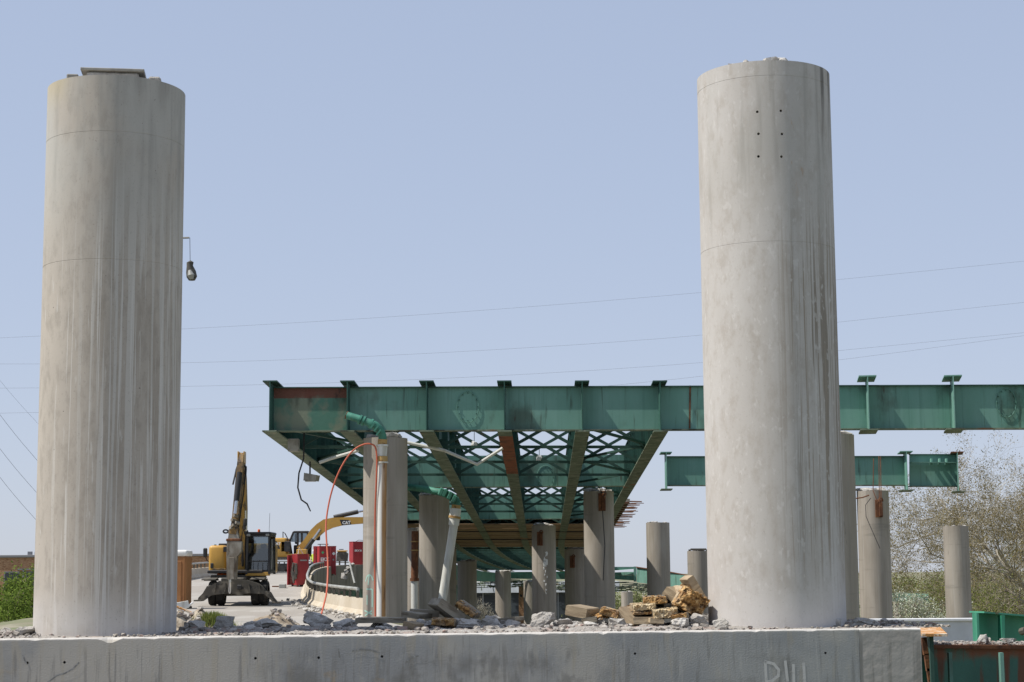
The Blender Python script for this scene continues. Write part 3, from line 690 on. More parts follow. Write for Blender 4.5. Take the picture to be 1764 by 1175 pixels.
ORD = 'first second third fourth fifth sixth seventh eighth ninth tenth eleventh twelfth thirteenth fourteenth fifteenth sixteenth seventeenth eighteenth nineteenth twentieth'.split()
rr = random.Random(4242)
for part_, lo_, hi_, cnt, lab_ in (('a', 320, 600, 8, '%s small grey rubble lump along the cap from the streaked pillar, before the boards'), ('b', 600, 900, 17, '%s small grey rubble lump along the cap counted from the orange hose to the boulder'), ('c', 900, 1215, 19, '%s small grey rubble lump along the cap counted from the boulder to the pale pillar')):
    for k, px in enumerate(sorted(rr.uniform(lo_, hi_) for _ in range(cnt))):
        p = cappt(px, rr.uniform(-.85, .1)); w_ = rr.uniform(.08, .2)
        v, f = rock(random.Random(4300 + int(px)), w_ * 1.2, w_, w_ * rr.uniform(.55, .85), 2, .14)
        tag(MB().add([p + q for q in v], f).build('rubble_lump', 'chunk'), lab_ % ORD[k], 'rubble lump', 'loose rubble row along the pier cap')

# timbers: (px,py of the near end's centre, off, width px, height px, length m, yaw deg, pitch deg, roll deg, material, broken?, label)
TIMBERS = [
    (652, 1069, .0, 80, 9, .34, 4, 0, 0, 'timber_grey', None, 'long flat grey plank lying at the foot of the hose column'),
    (706, 1060, -.25, 34, 9, .45, 25, 0, -8, 'timber_grey', None, 'dark short board resting across the end of the grey plank'),
    (735, 1057, -.45, 44, 12, .4, -10, 0, -4, 'timber_grey', None, 'dark board behind the rough dark chunk'),
    (705, 1078, .35, 24, 11, .22, 20, 0, -12, 'timber', None, 'small tan timber offcut near the cap edge under the dark boards'),
    (778, 1052, -.2, 52, 15, .5, -15, 0, -36, 'timber_grey', None, 'thick dark timber leaning steeply over the splintered board'),
    (763, 1072, .1, 40, 13, .3, 6, 0, -3, 'timber', 'timber_broken', 'board with ragged golden splintered end under the leaning timber'),
    (802, 1050, -.3, 40, 12, .3, 10, 0, -34, 'timber_grey', 'timber_broken', 'splintered brown timber jutting up behind the white chunk'),
    (992, 1054, -.1, 38, 17, .42, 22, 0, -10, 'timber', None, 'clean cut tan timber block tilted on the grey chunks'),
    (1015, 1068, .0, 26, 9, .3, 6, 0, 6, 'timber_grey', None, 'thin brown scrap board below the tan block'),
    (1050, 1056, .0, 34, 13, .36, 8, 0, -16, 'timber', 'timber_broken', 'plank with orange broken end at the near side of the heap'),
    (1078, 1063, .08, 38, 19, .5, 30, 0, -34, 'timber', None, 'wide tan plank sloping down at the left of the timber heap'),
    (1110, 1069, .2, 38, 12, .45, 2, 0, 0, 'timber', None, 'square cut tan timber at the bottom of the heap'),
    (1107, 1056, .1, 36, 7, .5, -3, 0, 1, 'timber_grey', 'timber_broken', 'thin brown board second from the bottom of the heap'),
    (1110, 1046, .1, 40, 13, .5, 0, 0, 3, 'timber', 'timber_pale', 'board with pale cream splinters in the middle of the heap'),
    (1128, 1034, .05, 42, 14, .5, 4, 0, 2, 'timber_grey', 'timber_broken', 'rust brown splintered board topping the low part of the heap'),
    (1146, 1057, .2, 44, 18, .45, -2, 0, 4, 'timber_grey', 'timber_pale', 'board end of bundled tan splinters low in the heap'),
    (1160, 1045, .02, 32, 9, .4, -5, 0, -4, 'timber_grey', None, 'dark board crossing above the bundled splinters'),
    (1158, 1027, .0, 34, 17, .4, 20, 0, -38, 'timber', None, 'tan block tipped on edge beside the golden splintered log'),
    (1190, 1038, .12, 52, 40, .45, -8, 0, -30, 'timber', 'timber_broken', 'big golden splintered log against the pale pillar'),
    (1188, 1024, -.1, 44, 12, .4, 10, 0, -38, 'timber', 'timber_broken', 'brown splintered plank above the golden log'),
    (1204, 1020, -.1, 14, 60, .2, -20, 0, 32, 'timber', None, 'upright plank leaning on the pale pillar at the heap top'),
    (1088, 1047, -.35, 30, 9, .4, 12, 0, 14, 'timber_grey', 'timber_broken', 'short splintered board tilted up behind the wide tan plank'),
    (1142, 1043, -.3, 36, 8, .4, -12, 0, -10, 'timber_grey', None, 'thin grey board behind the rust brown board'),
    (1172, 1030, -.3, 26, 10, .35, 6, 0, 26, 'timber', 'timber_pale', 'pale splintered stub between the tipped block and the golden log'),
    (1170, 1062, .3, 28, 9, .3, 15, 0, 8, 'timber_grey', 'timber_broken', 'small splintered board low in front of the golden log'),
    (1132, 1070, .3, 24, 8, .3, -8, 0, -6, 'timber', None, 'small tan offcut beside the square cut timber'),
    (1035, 1063, -.2, 30, 10, .3, -18, 0, 10, 'timber_grey', 'timber_broken', 'dark splintered board lying between the tan block and the heap'),
    (868, 1068, -.5, 40, 7, .3, 20, 0, 5, 'timber_grey', None, 'narrow grey board behind the rubble left of the boulder'),
]
def timber(i, px, py, off, wpx, hpx, ln, yaw, pitch, roll, mat, broken, lab):
    rr = random.Random(500 + i); base = cappt(px, off); p = P(px, py, base.y); s0 = PX(base.y)
    W, H = wpx * s0, hpx * s0
    Mx = Matrix.Rotation(R(-yaw), 4, 'Z') @ Matrix.Rotation(R(pitch), 4, 'X') @ Matrix.Rotation(R(-roll), 4, 'Y')
    o = bpy.data.objects.new('timber_board', None)
    mbx = MB(); n = 8
    # slightly wavy bevelled box, length along y
    bv = min(W, H) * .09; sect = [(-W / 2 + bv, -H / 2), (W / 2 - bv, -H / 2), (W / 2, -H / 2 + bv), (W / 2, H / 2 - bv), (W / 2 - bv, H / 2), (-W / 2 + bv, H / 2), (-W / 2, H / 2 - bv), (-W / 2, -H / 2 + bv)]
    sd = rr.uniform(0, 50)
    for k in range(n + 1):
        y = ln * k / n
        for (u, v) in sect:
            w_ = .004 * mnoise.noise(Vector((u * 20 + sd, v * 20, y * 6))); mbx.v.append(Vector((u + w_, y + (.006 * mnoise.noise(Vector((u * 40, v * 40, sd))) if k == 0 else 0), v + w_)))
    for k in range(n):
        for j in range(8): mbx.f.append((k * 8 + j, k * 8 + (j + 1) % 8, (k + 1) * 8 + (j + 1) % 8, (k + 1) * 8 + j))
    mbx.f += [tuple(range(8))[::-1], tuple(n * 8 + j for j in range(8))]
    me = mbx.mesh('timber_board', mat)
    o = bpy.data.objects.new('timber_board', me); COL.objects.link(o)
    o.matrix_world = Matrix.Translation(p) @ Mx; WM[o.name] = Matrix.Translation(p) @ Mx
    tag(o, lab, 'timber', 'demolition timbers on the pier cap')
    if broken:
        sp = MB(); nu = max(8, int(W / .011)); nv = max(5, int(H / .011)); big = 1.5 if H > .12 else 1.0
        def dep(a_, b2):
            q_ = Vector((a_ * 26 + sd, b2 * 34, sd)); r_ = 1 - abs(mnoise.noise(q_)) * 1.6
            return .02 + .055 * big * (mnoise.noise(Vector((a_ * 9 + sd, b2 * 12, 3))) + .5) + .022 * big * r_ + .012 * mnoise.noise(Vector((a_ * 90, b2 * 90, sd)))
        for iv in range(nv + 1):
            for iu in range(nu + 1):
                a_, b2 = -W / 2 + W * iu / nu, -H / 2 + H * iv / nv; ed = iu in (0, nu) or iv in (0, nv)
                g_ = 1.0 + .10 * mnoise.noise(Vector((a_ * 30, b2 * 30, sd + 9)))
                sp.v.append(Vector((a_ * g_, (.05 if ed else -dep(a_, b2)), b2 * g_ + (.0 if ed else .012 * mnoise.noise(Vector((a_ * 40 + 5, b2 * 20, sd)))))))
        for iv in range(nv):
            for iu in range(nu): sp.f.append((iv * (nu + 1) + iu, iv * (nu + 1) + iu + 1, (iv + 1) * (nu + 1) + iu + 1, (iv + 1) * (nu + 1) + iu))
        for k in range(14):
            u = rr.uniform(-W / 2, W / 2); v = H / 2 if rr.random() < .75 else -H / 2
            a0 = Vector((u, rr.uniform(.05, ln * .5), v)); wv = Vector((rr.uniform(.006, .016), 0, 0)); e0 = Vector((u + rr.uniform(-.02, .02), -rr.uniform(.0, .07), v * rr.uniform(.85, 1.1)))
            sp.add([a0 - wv, a0 + wv, e0, a0 - wv + Vector((0, 0, .006)), a0 + wv + Vector((0, 0, .006)), e0 + Vector((0, 0, .004))], [(0, 1, 2), (5, 4, 3), (0, 3, 4, 1), (1, 4, 5, 2), (2, 5, 3, 0)])
        s_o = sp.build('splintered_end', broken, o, world=False)
for i, t in enumerate(TIMBERS): timber(i, *t)

# ================================================================== COLUMNS BEHIND
COLS = [  # px centre, width px, top y, distance, tint
    (664, 76, 753, 57, 'nearest bridge column, with orange hose, pipe and teal arrow on it'),
    (748, 52, 853, 80, 'stained bridge column with cracked top, behind the leaning white pipe'),
    (1031, 52, 846, 80, 'bridge column with rusty shackle plate under the right side of the span'),
    (936.5, 41, 905, 102, 'bridge column with white spalled patch down its face, mid span'),
    (991, 37, 946, 118, 'dim column close behind the shackle plate column'),
    (804.5, 33, 967, 127, 'short column with rubble top right of the leaning white pipe'),
    (866.5, 27, 985, 152, 'small far column with white rubble top beside the brick pier'),
    (915, 26, 1002, 162, 'small far column mostly behind the spalled column'),
    (1133, 40, 900, 106, 'free standing column with diagonal shadow, outside the span edge'),
    (1203, 38, 949, 112, 'free standing column with dark plate on top, beside the pale pillar'),
    (1432, 77, 747, 57, 'tall column peeking out behind the right side of the pale pillar'),
    (1503, 54, 845, 80, 'column with hanging rusty shackle under the short girder'),
    (1646, 43, 906, 98, 'free standing beige column in front of the bare tree'),
    (722, 41, 912, 102, 'column with rusty drain pipe, seen between two nearer columns'),
    (768, 36, 946, 118, 'dim column sliver right behind the stained column'),
    (1080, 20, 1020, 205, 'far stubby column under the distant green bridge'),
]
COLOBJ = {}
for i, (px, wpx, ty, D, lab) in enumerate(COLS):
    r = wpx * PX(D) / 2
    elev = (HOR - ty) / FPX
    t = P(px, ty + max(0, elev) * wpx / 2 * .98, D); b = P(px, 1075, D)
    base = Vector((t.x, D, min(terrain_z(t.x, D) - .3, 1.2)))
    ct = thing('bridge_column', lab, 'column', base, 0, 'round concrete bridge columns')
    h = t.z - base.z
    mbx = MB().lathe(rings_profile(r, h, [h - 2.4, h - 4.9] if h > 6 else [h * .6], 24), 48)
    mbx.build('shaft', 'concrete', ct, world=False, smooth=40)
    rr = random.Random(900 + i); rb = MB()
    for k in range(16 if i not in (9, 12) else 5):
        a = rr.uniform(0, 6.28); q = r * math.sqrt(rr.random()) * .8; s0 = rr.uniform(.12, .4) * (.5 if i in (8, 12) else 1)
        v, f = rock(rr, s0 * 1.5, s0, s0 * .45, 0); rb.add([c + Vector((q * math.cos(a), q * math.sin(a), h)) for c in v], f)
    ob = rb.build('top_rubble', 'chunk', ct, world=False); ob['kind'] = 'stuff'
    COLOBJ[i] = (ct, r, h, t)
# bearing plate on the column beside the pale pillar
ct, r, h, t = COLOBJ[9]
MB().box((0, 0, h + .10), (.95, .5, .12), ch=.01).build('bearing_plate', 'dusty_steel', ct, world=False)
MB().box((-.55, 0, h + .05), (.12, .3, .1)).build('anchor_block', 'dusty_steel', ct, world=False)
MB().box((.55, 0, h + .05), (.12, .3, .1)).build('anchor_block', 'dusty_steel', ct, world=False)
# spray painted arrow on the nearest column
def cyl_ribbon(mbx, r, pts, wd, c):
    """pts = (px,py) photo positions wrapped on the cylinder at c"""
    for (a, b_) in zip(pts, pts[1:]):
        n = 5
        for k in range(n):
            q = []
            for t_ in (k / n, (k + 1) / n):
                u = lerp(a[0], b_[0], t_); v = lerp(a[1], b_[1], t_)
                w_ = P(u, v, c.y - r * .8); x = max(-.99, min(.99, (w_.x - c.x) / r)); q.append((math.asin(x), w_.z))
            d = Vector((r * (q[1][0] - q[0][0]), q[1][1] - q[0][1])).normalized(); pn = Vector((-d.y, d.x)) * wd / 2
            vs = []
            for (aa, zz), sg in ((q[0], -1), (q[1], -1), (q[1], 1), (q[0], 1)):
                A = aa + sg * pn.x / r; vs.append(Vector((c.x + (r + .004) * math.sin(A), c.y - (r + .004) * math.cos(A), zz + sg * pn.y)))
            mbx.add(vs, [(0, 1, 2, 3)])
ct, r, h, t = COLOBJ[0]
mbx = MB()
for st in ([(636, 990), (634, 1008)], [(629, 1002), (632, 993), (636, 990), (640, 992), (643, 1000)], [(631, 1015), (641, 1015)], [(632, 1025), (632, 1042)], [(641.5, 1015), (641.5, 1046)], [(627, 1052), (641, 1058)], [(628, 1061), (641, 1052)]):
    cyl_ribbon(mbx, r, st, .045, t)
mbx.build('spray_arrow', 'teal_spray', ct)
# white spall on the mid column
ct, r, h, t = COLOBJ[3]
rr = random.Random(5); sp = MB()
for k in range(14):
    w_ = P(940 + rr.uniform(-3, 3), 956 + k * 5 + rr.uniform(-3, 3), t.y - r); x = (w_.x - t.x) / r
    v, f = rock(rr, .2 if k < 5 else .09, .05, .35 if k < 5 else .15, 0); A = math.asin(max(-.9, min(.9, x)))
    sp.add([Vector((t.x + r * math.sin(A), t.y - r * math.cos(A) + .01, w_.z)) + q for q in v], f)
sp.build('spalled_patch', 'white', ct)
# rusty shackle plates hung on columns
def shackle(name, lab, px, py, D, i):
    ct, r, h, t = COLOBJ[i]; s0 = PX(D); c = P(px, py, t.y - r - .06)
    o = thing(name, lab, 'shackle', c + Vector((0, 0, -.6)))
    MB().box(c, (.32, .06, .78), ch=.012).build('plate', 'rust', o)
    MB().box(c + Vector((.08, -.06, -.05)), (.16, .06, .6), ch=.015).build('hook_block', 'rust', o)
    pts = [c + Vector(((.08) + .09 * math.cos(a), -.07, .34 + .13 * math.sin(a))) for a in np.linspace(-.3, math.pi + .3, 10)]
    MB().tube(pts, .03, 6).build('bow', 'rust', o, smooth=True)
    return o
shackle('cable_shackle', 'rust red shackle plate hung on the column under the short girder', 1514, 876, 80, 11)
shackle('cable_shackle', 'dark rusty shackle plate on the column under the right side of the span', 1037, 865, 80, 2)
shackle('cable_shackle', 'dark rusty shackle plate high on the spalled mid span column', 930, 928, 102, 3)
shackle('cable_shackle', 'faint rusty shackle plate on the dim column behind', 986, 968, 118, 4)

# ================================================================== MAIN STEEL SPAN
GX = [470, 602, 737, 870, 1003, 1136]
D0, DEND = 57.0, 123.0
vp = fw + rt * ((935 - CX) / FPX) - up * ((1099 - CY) / FPX); GDIR = vp / vp.y
BOT, TOPY = 748.0, 661.0
def gb(i, D):                      # bottom of girder i at distance D
    x0 = P(GX[i], BOT, D0); return x0 + GDIR * (D - D0)
GH = P(870, TOPY, D0).z - P(870, BOT, D0).z
span = thing('steel_bridge_span', 'large green steel span of six girders, stripped of its deck, on round columns', 'bridge', gb(2, D0))
FL = .46
def girder(parent, i, s0, s1, mat='green_grimy_shaded', flmat='flange', rustrange=None, name='girder'):
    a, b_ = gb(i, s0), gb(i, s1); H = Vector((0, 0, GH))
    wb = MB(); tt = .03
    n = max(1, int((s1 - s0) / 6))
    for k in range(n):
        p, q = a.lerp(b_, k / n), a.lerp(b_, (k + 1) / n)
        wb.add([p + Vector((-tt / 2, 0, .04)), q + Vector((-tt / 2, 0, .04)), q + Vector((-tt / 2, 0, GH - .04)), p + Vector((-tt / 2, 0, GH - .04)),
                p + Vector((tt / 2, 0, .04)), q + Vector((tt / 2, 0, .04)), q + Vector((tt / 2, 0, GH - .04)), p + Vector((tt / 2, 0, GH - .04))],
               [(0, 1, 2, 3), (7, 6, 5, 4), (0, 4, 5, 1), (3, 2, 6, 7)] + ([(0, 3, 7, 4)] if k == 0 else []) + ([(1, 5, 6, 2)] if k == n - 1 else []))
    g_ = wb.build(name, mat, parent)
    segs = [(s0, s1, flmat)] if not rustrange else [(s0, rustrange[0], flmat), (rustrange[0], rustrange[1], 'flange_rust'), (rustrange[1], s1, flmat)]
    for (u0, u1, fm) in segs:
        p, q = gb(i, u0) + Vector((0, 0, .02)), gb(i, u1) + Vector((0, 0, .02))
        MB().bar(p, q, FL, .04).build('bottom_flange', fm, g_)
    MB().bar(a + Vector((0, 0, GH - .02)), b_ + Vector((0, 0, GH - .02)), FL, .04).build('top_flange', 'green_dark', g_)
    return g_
GIRD = []
for i in range(6):
    rr_ = (D0 + .6, D0 + 14) if i == 3 else None
    GIRD.append(girder(span, i, D0 - .75, DEND, rustrange=rr_))
# web stiffeners
def stiff(g_, i, side, D, w_=.2, t_=.025, z0=.05, z1=None):
    c = gb(i, D); z1 = z1 or GH - .05
    MB().box(c + Vector((side * (.015 + w_ / 2), 0, (z0 + z1) / 2)), (w_, t_, z1 - z0)).build('stiffener', 'green_grimy_shaded', g_)
for i in range(6):
    for k in range(1, 49):
        D = D0 + k * 1.345
        if i == 0: stiff(GIRD[i], i, 1, D)
        elif i == 5: stiff(GIRD[i], i, -1, D)
        elif k % 4 == 2 and k < 36:
            stiff(GIRD[i], i, 1, D); stiff(GIRD[i], i, -1, D)

# front cross girder: reaches off to the right of the picture
CGH = P(870, 666, D0).z - P(870, 743, D0).z
def cgpt(px, D, y0, slope=-.0045): return P(px, y0 + (px - 800) * slope, D)
def cross_girder(parent, px0, px1, D, ytop, ybot, slope, mat='green', flw=.5, ends=(), name='cross_girder', matseg=None):
    edges = sorted([px0] + list(ends) + [px1]); first = None
    for k, (u0, u1) in enumerate(zip(edges, edges[1:])):
        a, b_ = cgpt(u0, D, ybot, slope), cgpt(u1, D, ybot, slope); c, d = cgpt(u1, D, ytop, slope), cgpt(u0, D, ytop, slope)
        a.y = b_.y = c.y = d.y = D
        g_ = .016
        mt = mat if not matseg else matseg.get(k, mat)
        # panel of web plate between two stiffeners, origin at its top edge
        wb = MB(); e = Vector((g_, 0, 0))
        vs = [a + e, b_ - e, c - e, d + e]; vs = vs + [v + Vector((0, .035, 0)) for v in vs]
        wb.add(vs, [(0, 1, 2, 3), (7, 6, 5, 4), (0, 4, 5, 1), (1, 5, 6, 2), (2, 6, 7, 3), (3, 7, 4, 0)])
        if mt in ('green_end',):
            # own frame so its rust band follows the top edge
            emp = (c + d) / 2
            me_v = [v - emp for v in wb.v]; wb.v = me_v
            o = bpy.data.objects.new('web_panel', wb.mesh('web_panel', mt)); COL.objects.link(o); o.parent = parent
            o.matrix_local = wm(parent).inverted() @ Matrix.Translation(emp); WM[o.name] = Matrix.Translation(emp)
        else: o = wb.build('web_panel', mt, parent)
    a, b_ = cgpt(px0, D, ybot, slope), cgpt(px1, D, ybot, slope); a.y = b_.y = D
    MB().bar(a + Vector((0, 0, .0)), b_ + Vector((0, 0, 0)), flw, .04).build('bottom_flange', 'flange', parent)
    a, b_ = cgpt(px0, D, ytop, slope), cgpt(px1, D, ytop, slope); a.y = b_.y = D
    MB().bar(a, b_, flw * .5, .035).build('top_flange', 'green_dark', parent)
cross_girder(span, 471, 2100, D0, 667, 742, -.0035, flw=.40, ends=GX[1:] + [1283, 1495, 1642, 1790, 1940], matseg={0: 'green_end', 5: 'green', 3: 'green'})
# access hole cover rings (bolted ovals)
def oval(parent, px, py, rx, ry, D, part='access_cover'):
    c = P(px, py, D); s0 = PX(D)
    pts = [Vector((c.x + rx * s0 * math.cos(a), D - .03, c.z + ry * s0 * math.sin(a))) for a in np.linspace(0, 2 * math.pi, 29)]
    o = MB().tube(pts, .009, 6).build(part, 'green', parent, smooth=True)
    for a in np.linspace(0, 2 * math.pi, 13)[:-1]:
        MB().box((c.x + (rx - 2) * s0 * math.cos(a), D - .03, c.z + (ry - 3) * s0 * math.sin(a)), (.03, .03, .03)).build('bolt', 'green_grimy_shaded', o)
oval(span, 806, 701, 19, 27, D0)
oval(span, 1733, 694, 17, 25, D0)
# rust streak gusset near the pillar
MB().bar(P(1189, 664, D0 - .03), P(1188, 738, D0 - .03), .05, .015, (0, 1, 0)).build('rust_seam', 'rust', span)
# stubs of the neighbouring span on the right
def stub(parent, px, D, ytop, ybot, ln, yaw, fl=.55, rusty=False, back=.0):
    b_ = P(px, ybot, D); t_ = P(px, ytop, D); h = t_.z - b_.z
    dr = Vector((math.sin(R(yaw)), -math.cos(R(yaw)), 0)); o = Vector((b_.x, D, b_.z))
    wb = MB().bar(o + Vector((0, 0, h / 2)) - dr * back, o + Vector((0, 0, h / 2)) + dr * ln, .03, h - .07).build('girder_stub', 'green', parent)
    MB().bar(o + Vector((0, 0, .02)) - dr * back, o + Vector((0, 0, .02)) + dr * ln, fl, .04).build('bottom_flange', 'flange', wb)
    MB().bar(o + Vector((0, 0, h - .02)) - dr * back, o + Vector((0, 0, h - .02)) + dr * ln, fl, .04).build('top_flange', 'rust' if rusty else 'green', wb)
stub(span, 1495, D0, 653.5, 746, 1.25, -9, back=.5); stub(span, 1642, D0, 653, 744.5, 1.25, -11, back=.5); stub(span, 1790, D0, 653, 743, 1.25, -13, back=.5); stub(span, 1940, D0, 653, 743, 1.25, -13, back=.5)
# two more cross girders
def inner_cross(D, tdrop=.12):
    a, b_ = gb(0, D), gb(5, D)
    MB().box(((a.x + b_.x) / 2, D, a.z + .06 + (GH - .25) / 2), (b_.x - a.x, .035, GH - .25)).build('cross_girder', 'green', span)
    MB().box(((a.x + b_.x) / 2, D, a.z + .05), (b_.x - a.x, .4, .04)).build('cross_girder_flange', 'flange', span)
inner_cross(78.5); inner_cross(100.0)
oval(span, 940, 822, 15, 20, 78.5)
# X cross frames
frames = [D0 + 5.375 * k for k in range(1, 12) if k not in (4, 8)]
for D in frames:
    for i in range(5):
        a, b_ = gb(i, D), gb(i + 1, D); z0, z1 = .16, GH - .2
        l, r_ = Vector((.1, 0, 0)), Vector((-.1, 0, 0))
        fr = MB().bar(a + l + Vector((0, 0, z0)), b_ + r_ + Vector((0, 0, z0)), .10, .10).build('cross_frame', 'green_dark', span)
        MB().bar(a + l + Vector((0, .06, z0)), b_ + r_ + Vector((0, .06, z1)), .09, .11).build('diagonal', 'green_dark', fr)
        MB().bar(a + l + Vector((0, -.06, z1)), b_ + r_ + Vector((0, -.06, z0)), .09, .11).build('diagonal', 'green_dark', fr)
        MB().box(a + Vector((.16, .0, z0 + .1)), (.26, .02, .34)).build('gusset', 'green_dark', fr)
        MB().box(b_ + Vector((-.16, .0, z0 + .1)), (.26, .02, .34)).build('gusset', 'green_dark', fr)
# horizontal laterals between frames in plan (zigzag)
for k in range(8):
    for i in (0, 4):
        u0 = D0 + 5.375 * k + .3; a = gb(i, u0); b_ = gb(i + 1, u0 + 5.375)
        if k % 2: a, b_ = gb(i + 1, u0), gb(i, u0 + 5.375)
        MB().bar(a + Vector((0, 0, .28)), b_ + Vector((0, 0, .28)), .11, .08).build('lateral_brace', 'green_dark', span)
# timber shielding panels laid on the bottom flanges
pan = {}
shd = thing('timber_shielding', 'brown timber shielding boards laid between the girders under the far deck', 'boards', gb(2, 104) + Vector((0, 0, .06)))
for k in range(20):
    D = 104.4 + k * 1.32
    for i in range(5):
        a, b_ = gb(i, D), gb(i + 1, D)
        MB().box((a + b_) / 2 + Vector((0, 0, .075 + .012 * ((k * 7 + i * 3) % 3))), (b_.x - a.x - .12, 1.28, .045), Matrix.Rotation(math.atan(GDIR.z), 3, 'X')).build('timber_panel', 'timber_panel', shd)
for D in (110, 119): MB().bar(gb(0, D) + Vector((0, 0, .0)), gb(5, D) + Vector((0, 0, .0)), .1, .06).build('tie_bar', 'cable', shd)
# remaining deck slab with rebar
slab = thing('deck_slab', 'remaining concrete deck slab with bare rebar sticking out over the edge', 'deck slab', gb(2, 108) + Vector((0, 0, GH + .03)))
a, b_, c, d = gb(0, 108), gb(5, 108), gb(5, 135), gb(0, 135)
e1, e2 = Vector((-1.2, 0, GH + .02)), Vector((1.55, 0, GH + .02)); th = Vector((0, 0, .2))
MB().add([a + e1, b_ + e2, c + e2, d + e1, a + e1 + th, b_ + e2 + th, c + e2 + th, d + e1 + th],
         [(0, 1, 2, 3), (7, 6, 5, 4), (0, 4, 5, 1), (1, 5, 6, 2), (2, 6, 7, 3), (3, 7, 4, 0)]).build('slab', 'fascia', slab)
rr = random.Random(3)
for k in range(40):
    D = 108.3 + k * .66; p = gb(5, D) + e2 + Vector((-.1, 0, rr.choice([.05, .14])))
    MB().tube([p, p + Vector((rr.uniform(.5, 1.1), 0, rr.uniform(-.04, .03)))], .022, 5).build('rebar', 'rust', slab)
for k in range(14):
    D = 108 + k * 1.9; p = gb(5, D) + Vector((.25, 0, GH - .02)); MB().bar(p, p + Vector((1.25, 0, 0)), .12, .1).build('overhang_bracket', 'rust', slab)
# conduits, lights and cables under the span
def pxpath(pts): return [P(*p) for p in pts]
cd = MB().tube(pxpath([(700, 762, 60), (765, 776, 60), (822, 800, 60), (866, 772, 60)]), .055, 8).build('conduit_pipe', 'pvc', smooth=True)
tag(cd, 'bent white conduit hanging in a V between two girders', 'conduit')
cd = MB().tube(pxpath([(550, 797, 60), (570, 790, 60), (618, 776, 60)]), .055, 8).build('conduit_pipe', 'pvc', smooth=True)
tag(cd, 'short sloping white conduit behind the orange hose', 'conduit')
jb = MB().box(P(506, 767, 58), (.36, .3, .42), ch=.02).build('junction_box', 'lamp'); tag(jb, 'grey junction box under the left edge girder', 'box')
cb = MB().tube(pxpath([(524, 745, 58.2), (523, 790, 58.2), (515, 815, 58.2), (513, 840, 58.2), (519, 861, 58.2), (529, 868, 58.2), (535, 881, 58.2)]), [.028] * 6 + [.02], 6).build('hanging_cable', 'cable', smooth=True)
tag(cb, 'dark loose cable dangling below the left edge of the span', 'cable')
fl = thing('flood_light', 'grey box flood light hanging under the left edge of the span', 'lamp', P(535, 830, 60))
c = P(535, 822, 60)
MB().add([c + Vector(v) for v in ((-.22, -.2, -.12), (.18, -.2, -.14), (.26, .2, -.14), (-.14, .2, -.12), (-.2, -.2, .14), (.22, -.2, .06), (.3, .2, .06), (-.12, .2, .14))], [(0, 1, 2, 3), (7, 6, 5, 4), (0, 4, 5, 1), (1, 5, 6, 2), (2, 6, 7, 3), (3, 7, 4, 0)]).build('housing', 'lamp', fl)
MB().tube([c + Vector((-.02, 0, .08)), P(534, 795, 60)], .03, 6).build('stem', 'cable', fl)
MB().box(c + Vector((.0, -.02, -.14)), (.34, .3, .02)).build('lens', 'lens', fl)
for (px, py, D, lab) in ((817, 772, 66, 'scrap of insulation dangling left of the middle girder'), (929, 797, 70, 'small white scrap hanging right of the middle girder')):
    o = thing('hanging_scrap', lab, 'scrap', P(px, py, D)); c = P(px, py, D); v, f = rock(random.Random(px), .28, .2, .3, 1)
    MB().add([c + q for q in v], f).build('lump', 'white', o); MB().tube([c, P(px, py - 28, D)], .012, 5).build('wire', 'cable', o)
def cables(lab, pts_list, r=.02, mat='cable', name='lifting_cable'):
    o = thing(name, lab, 'cable', P(*pts_list[0][-1]))
    for pts in pts_list: MB().tube(pxpath(pts), r, 5).build('strand', mat, o, smooth=True)
cables('lifting cables draped from girder to the shackle plate column on the right', [[(1028, 798, 79), (1030, 830, 78.6), (1036, 850, 78.6)], [(1036, 796, 79), (1037, 850, 78.6)], [(1043, 800, 79), (1047, 832, 78.6), (1040, 856, 78.6)], [(1038, 880, 78.9), (1042, 940, 79), (1039, 1000, 79)]])
cables('lifting cables draped over the short girder down to its column', [[(1505, 790, 79.3), (1504, 845, 79), (1512, 866, 78.8)], [(1514, 786, 79.3), (1515, 866, 78.8)], [(1517, 786, 79.3), (1518, 868, 78.8)]], mat='rust')
cables('loose black wire looping down the column under the short girder', [[(1500, 858, 79.0), (1491, 870, 79.0), (1492, 890, 79.0), (1505, 920, 78.9), (1516, 945, 78.9)]], .015)
cb = MB().tube(pxpath([(1472, 859, 79), (1486, 857, 79), (1497, 853, 79)]), .03, 5).build('rusty_rod', 'rust', smooth=True); tag(cb, 'short rusty rod at the top of the column under the short girder', 'rod')

# short cross girder on the right
sg = thing('short_cross_girder', 'short green cross girder with cut stub ends on the shackle column', 'girder', P(1500, 838, 80))
cross_girder(sg, 1147, 1560, 80, 787, 837, -.001, flw=.45, ends=[1290, 1430])
cross_girder(sg, 1566, 1650, 79.6, 783, 838, .0, flw=.4, ends=[])
stub(sg, 1147, 80, 781, 845, 1.1, -2, .5, back=.4); stub(sg, 1560, 80, 780, 847, 1.3, -8, .55, back=.5); stub(sg, 1650, 79.6, 781, 849, 1.3, -12, .55, rusty=True, back=.5)
MB().bar(P(1568, 797, 79.2), P(1648, 797, 79.2), .5, .03, (0, 0, 1)).build('ledge_plate', 'green', sg)
for px in (1604, 1618, 1630): MB().bar(P(px, 790, 79.4), P(px, 800, 79.4), .06, .3, (0, 1, 0)).build('stiffener', 'green', sg)

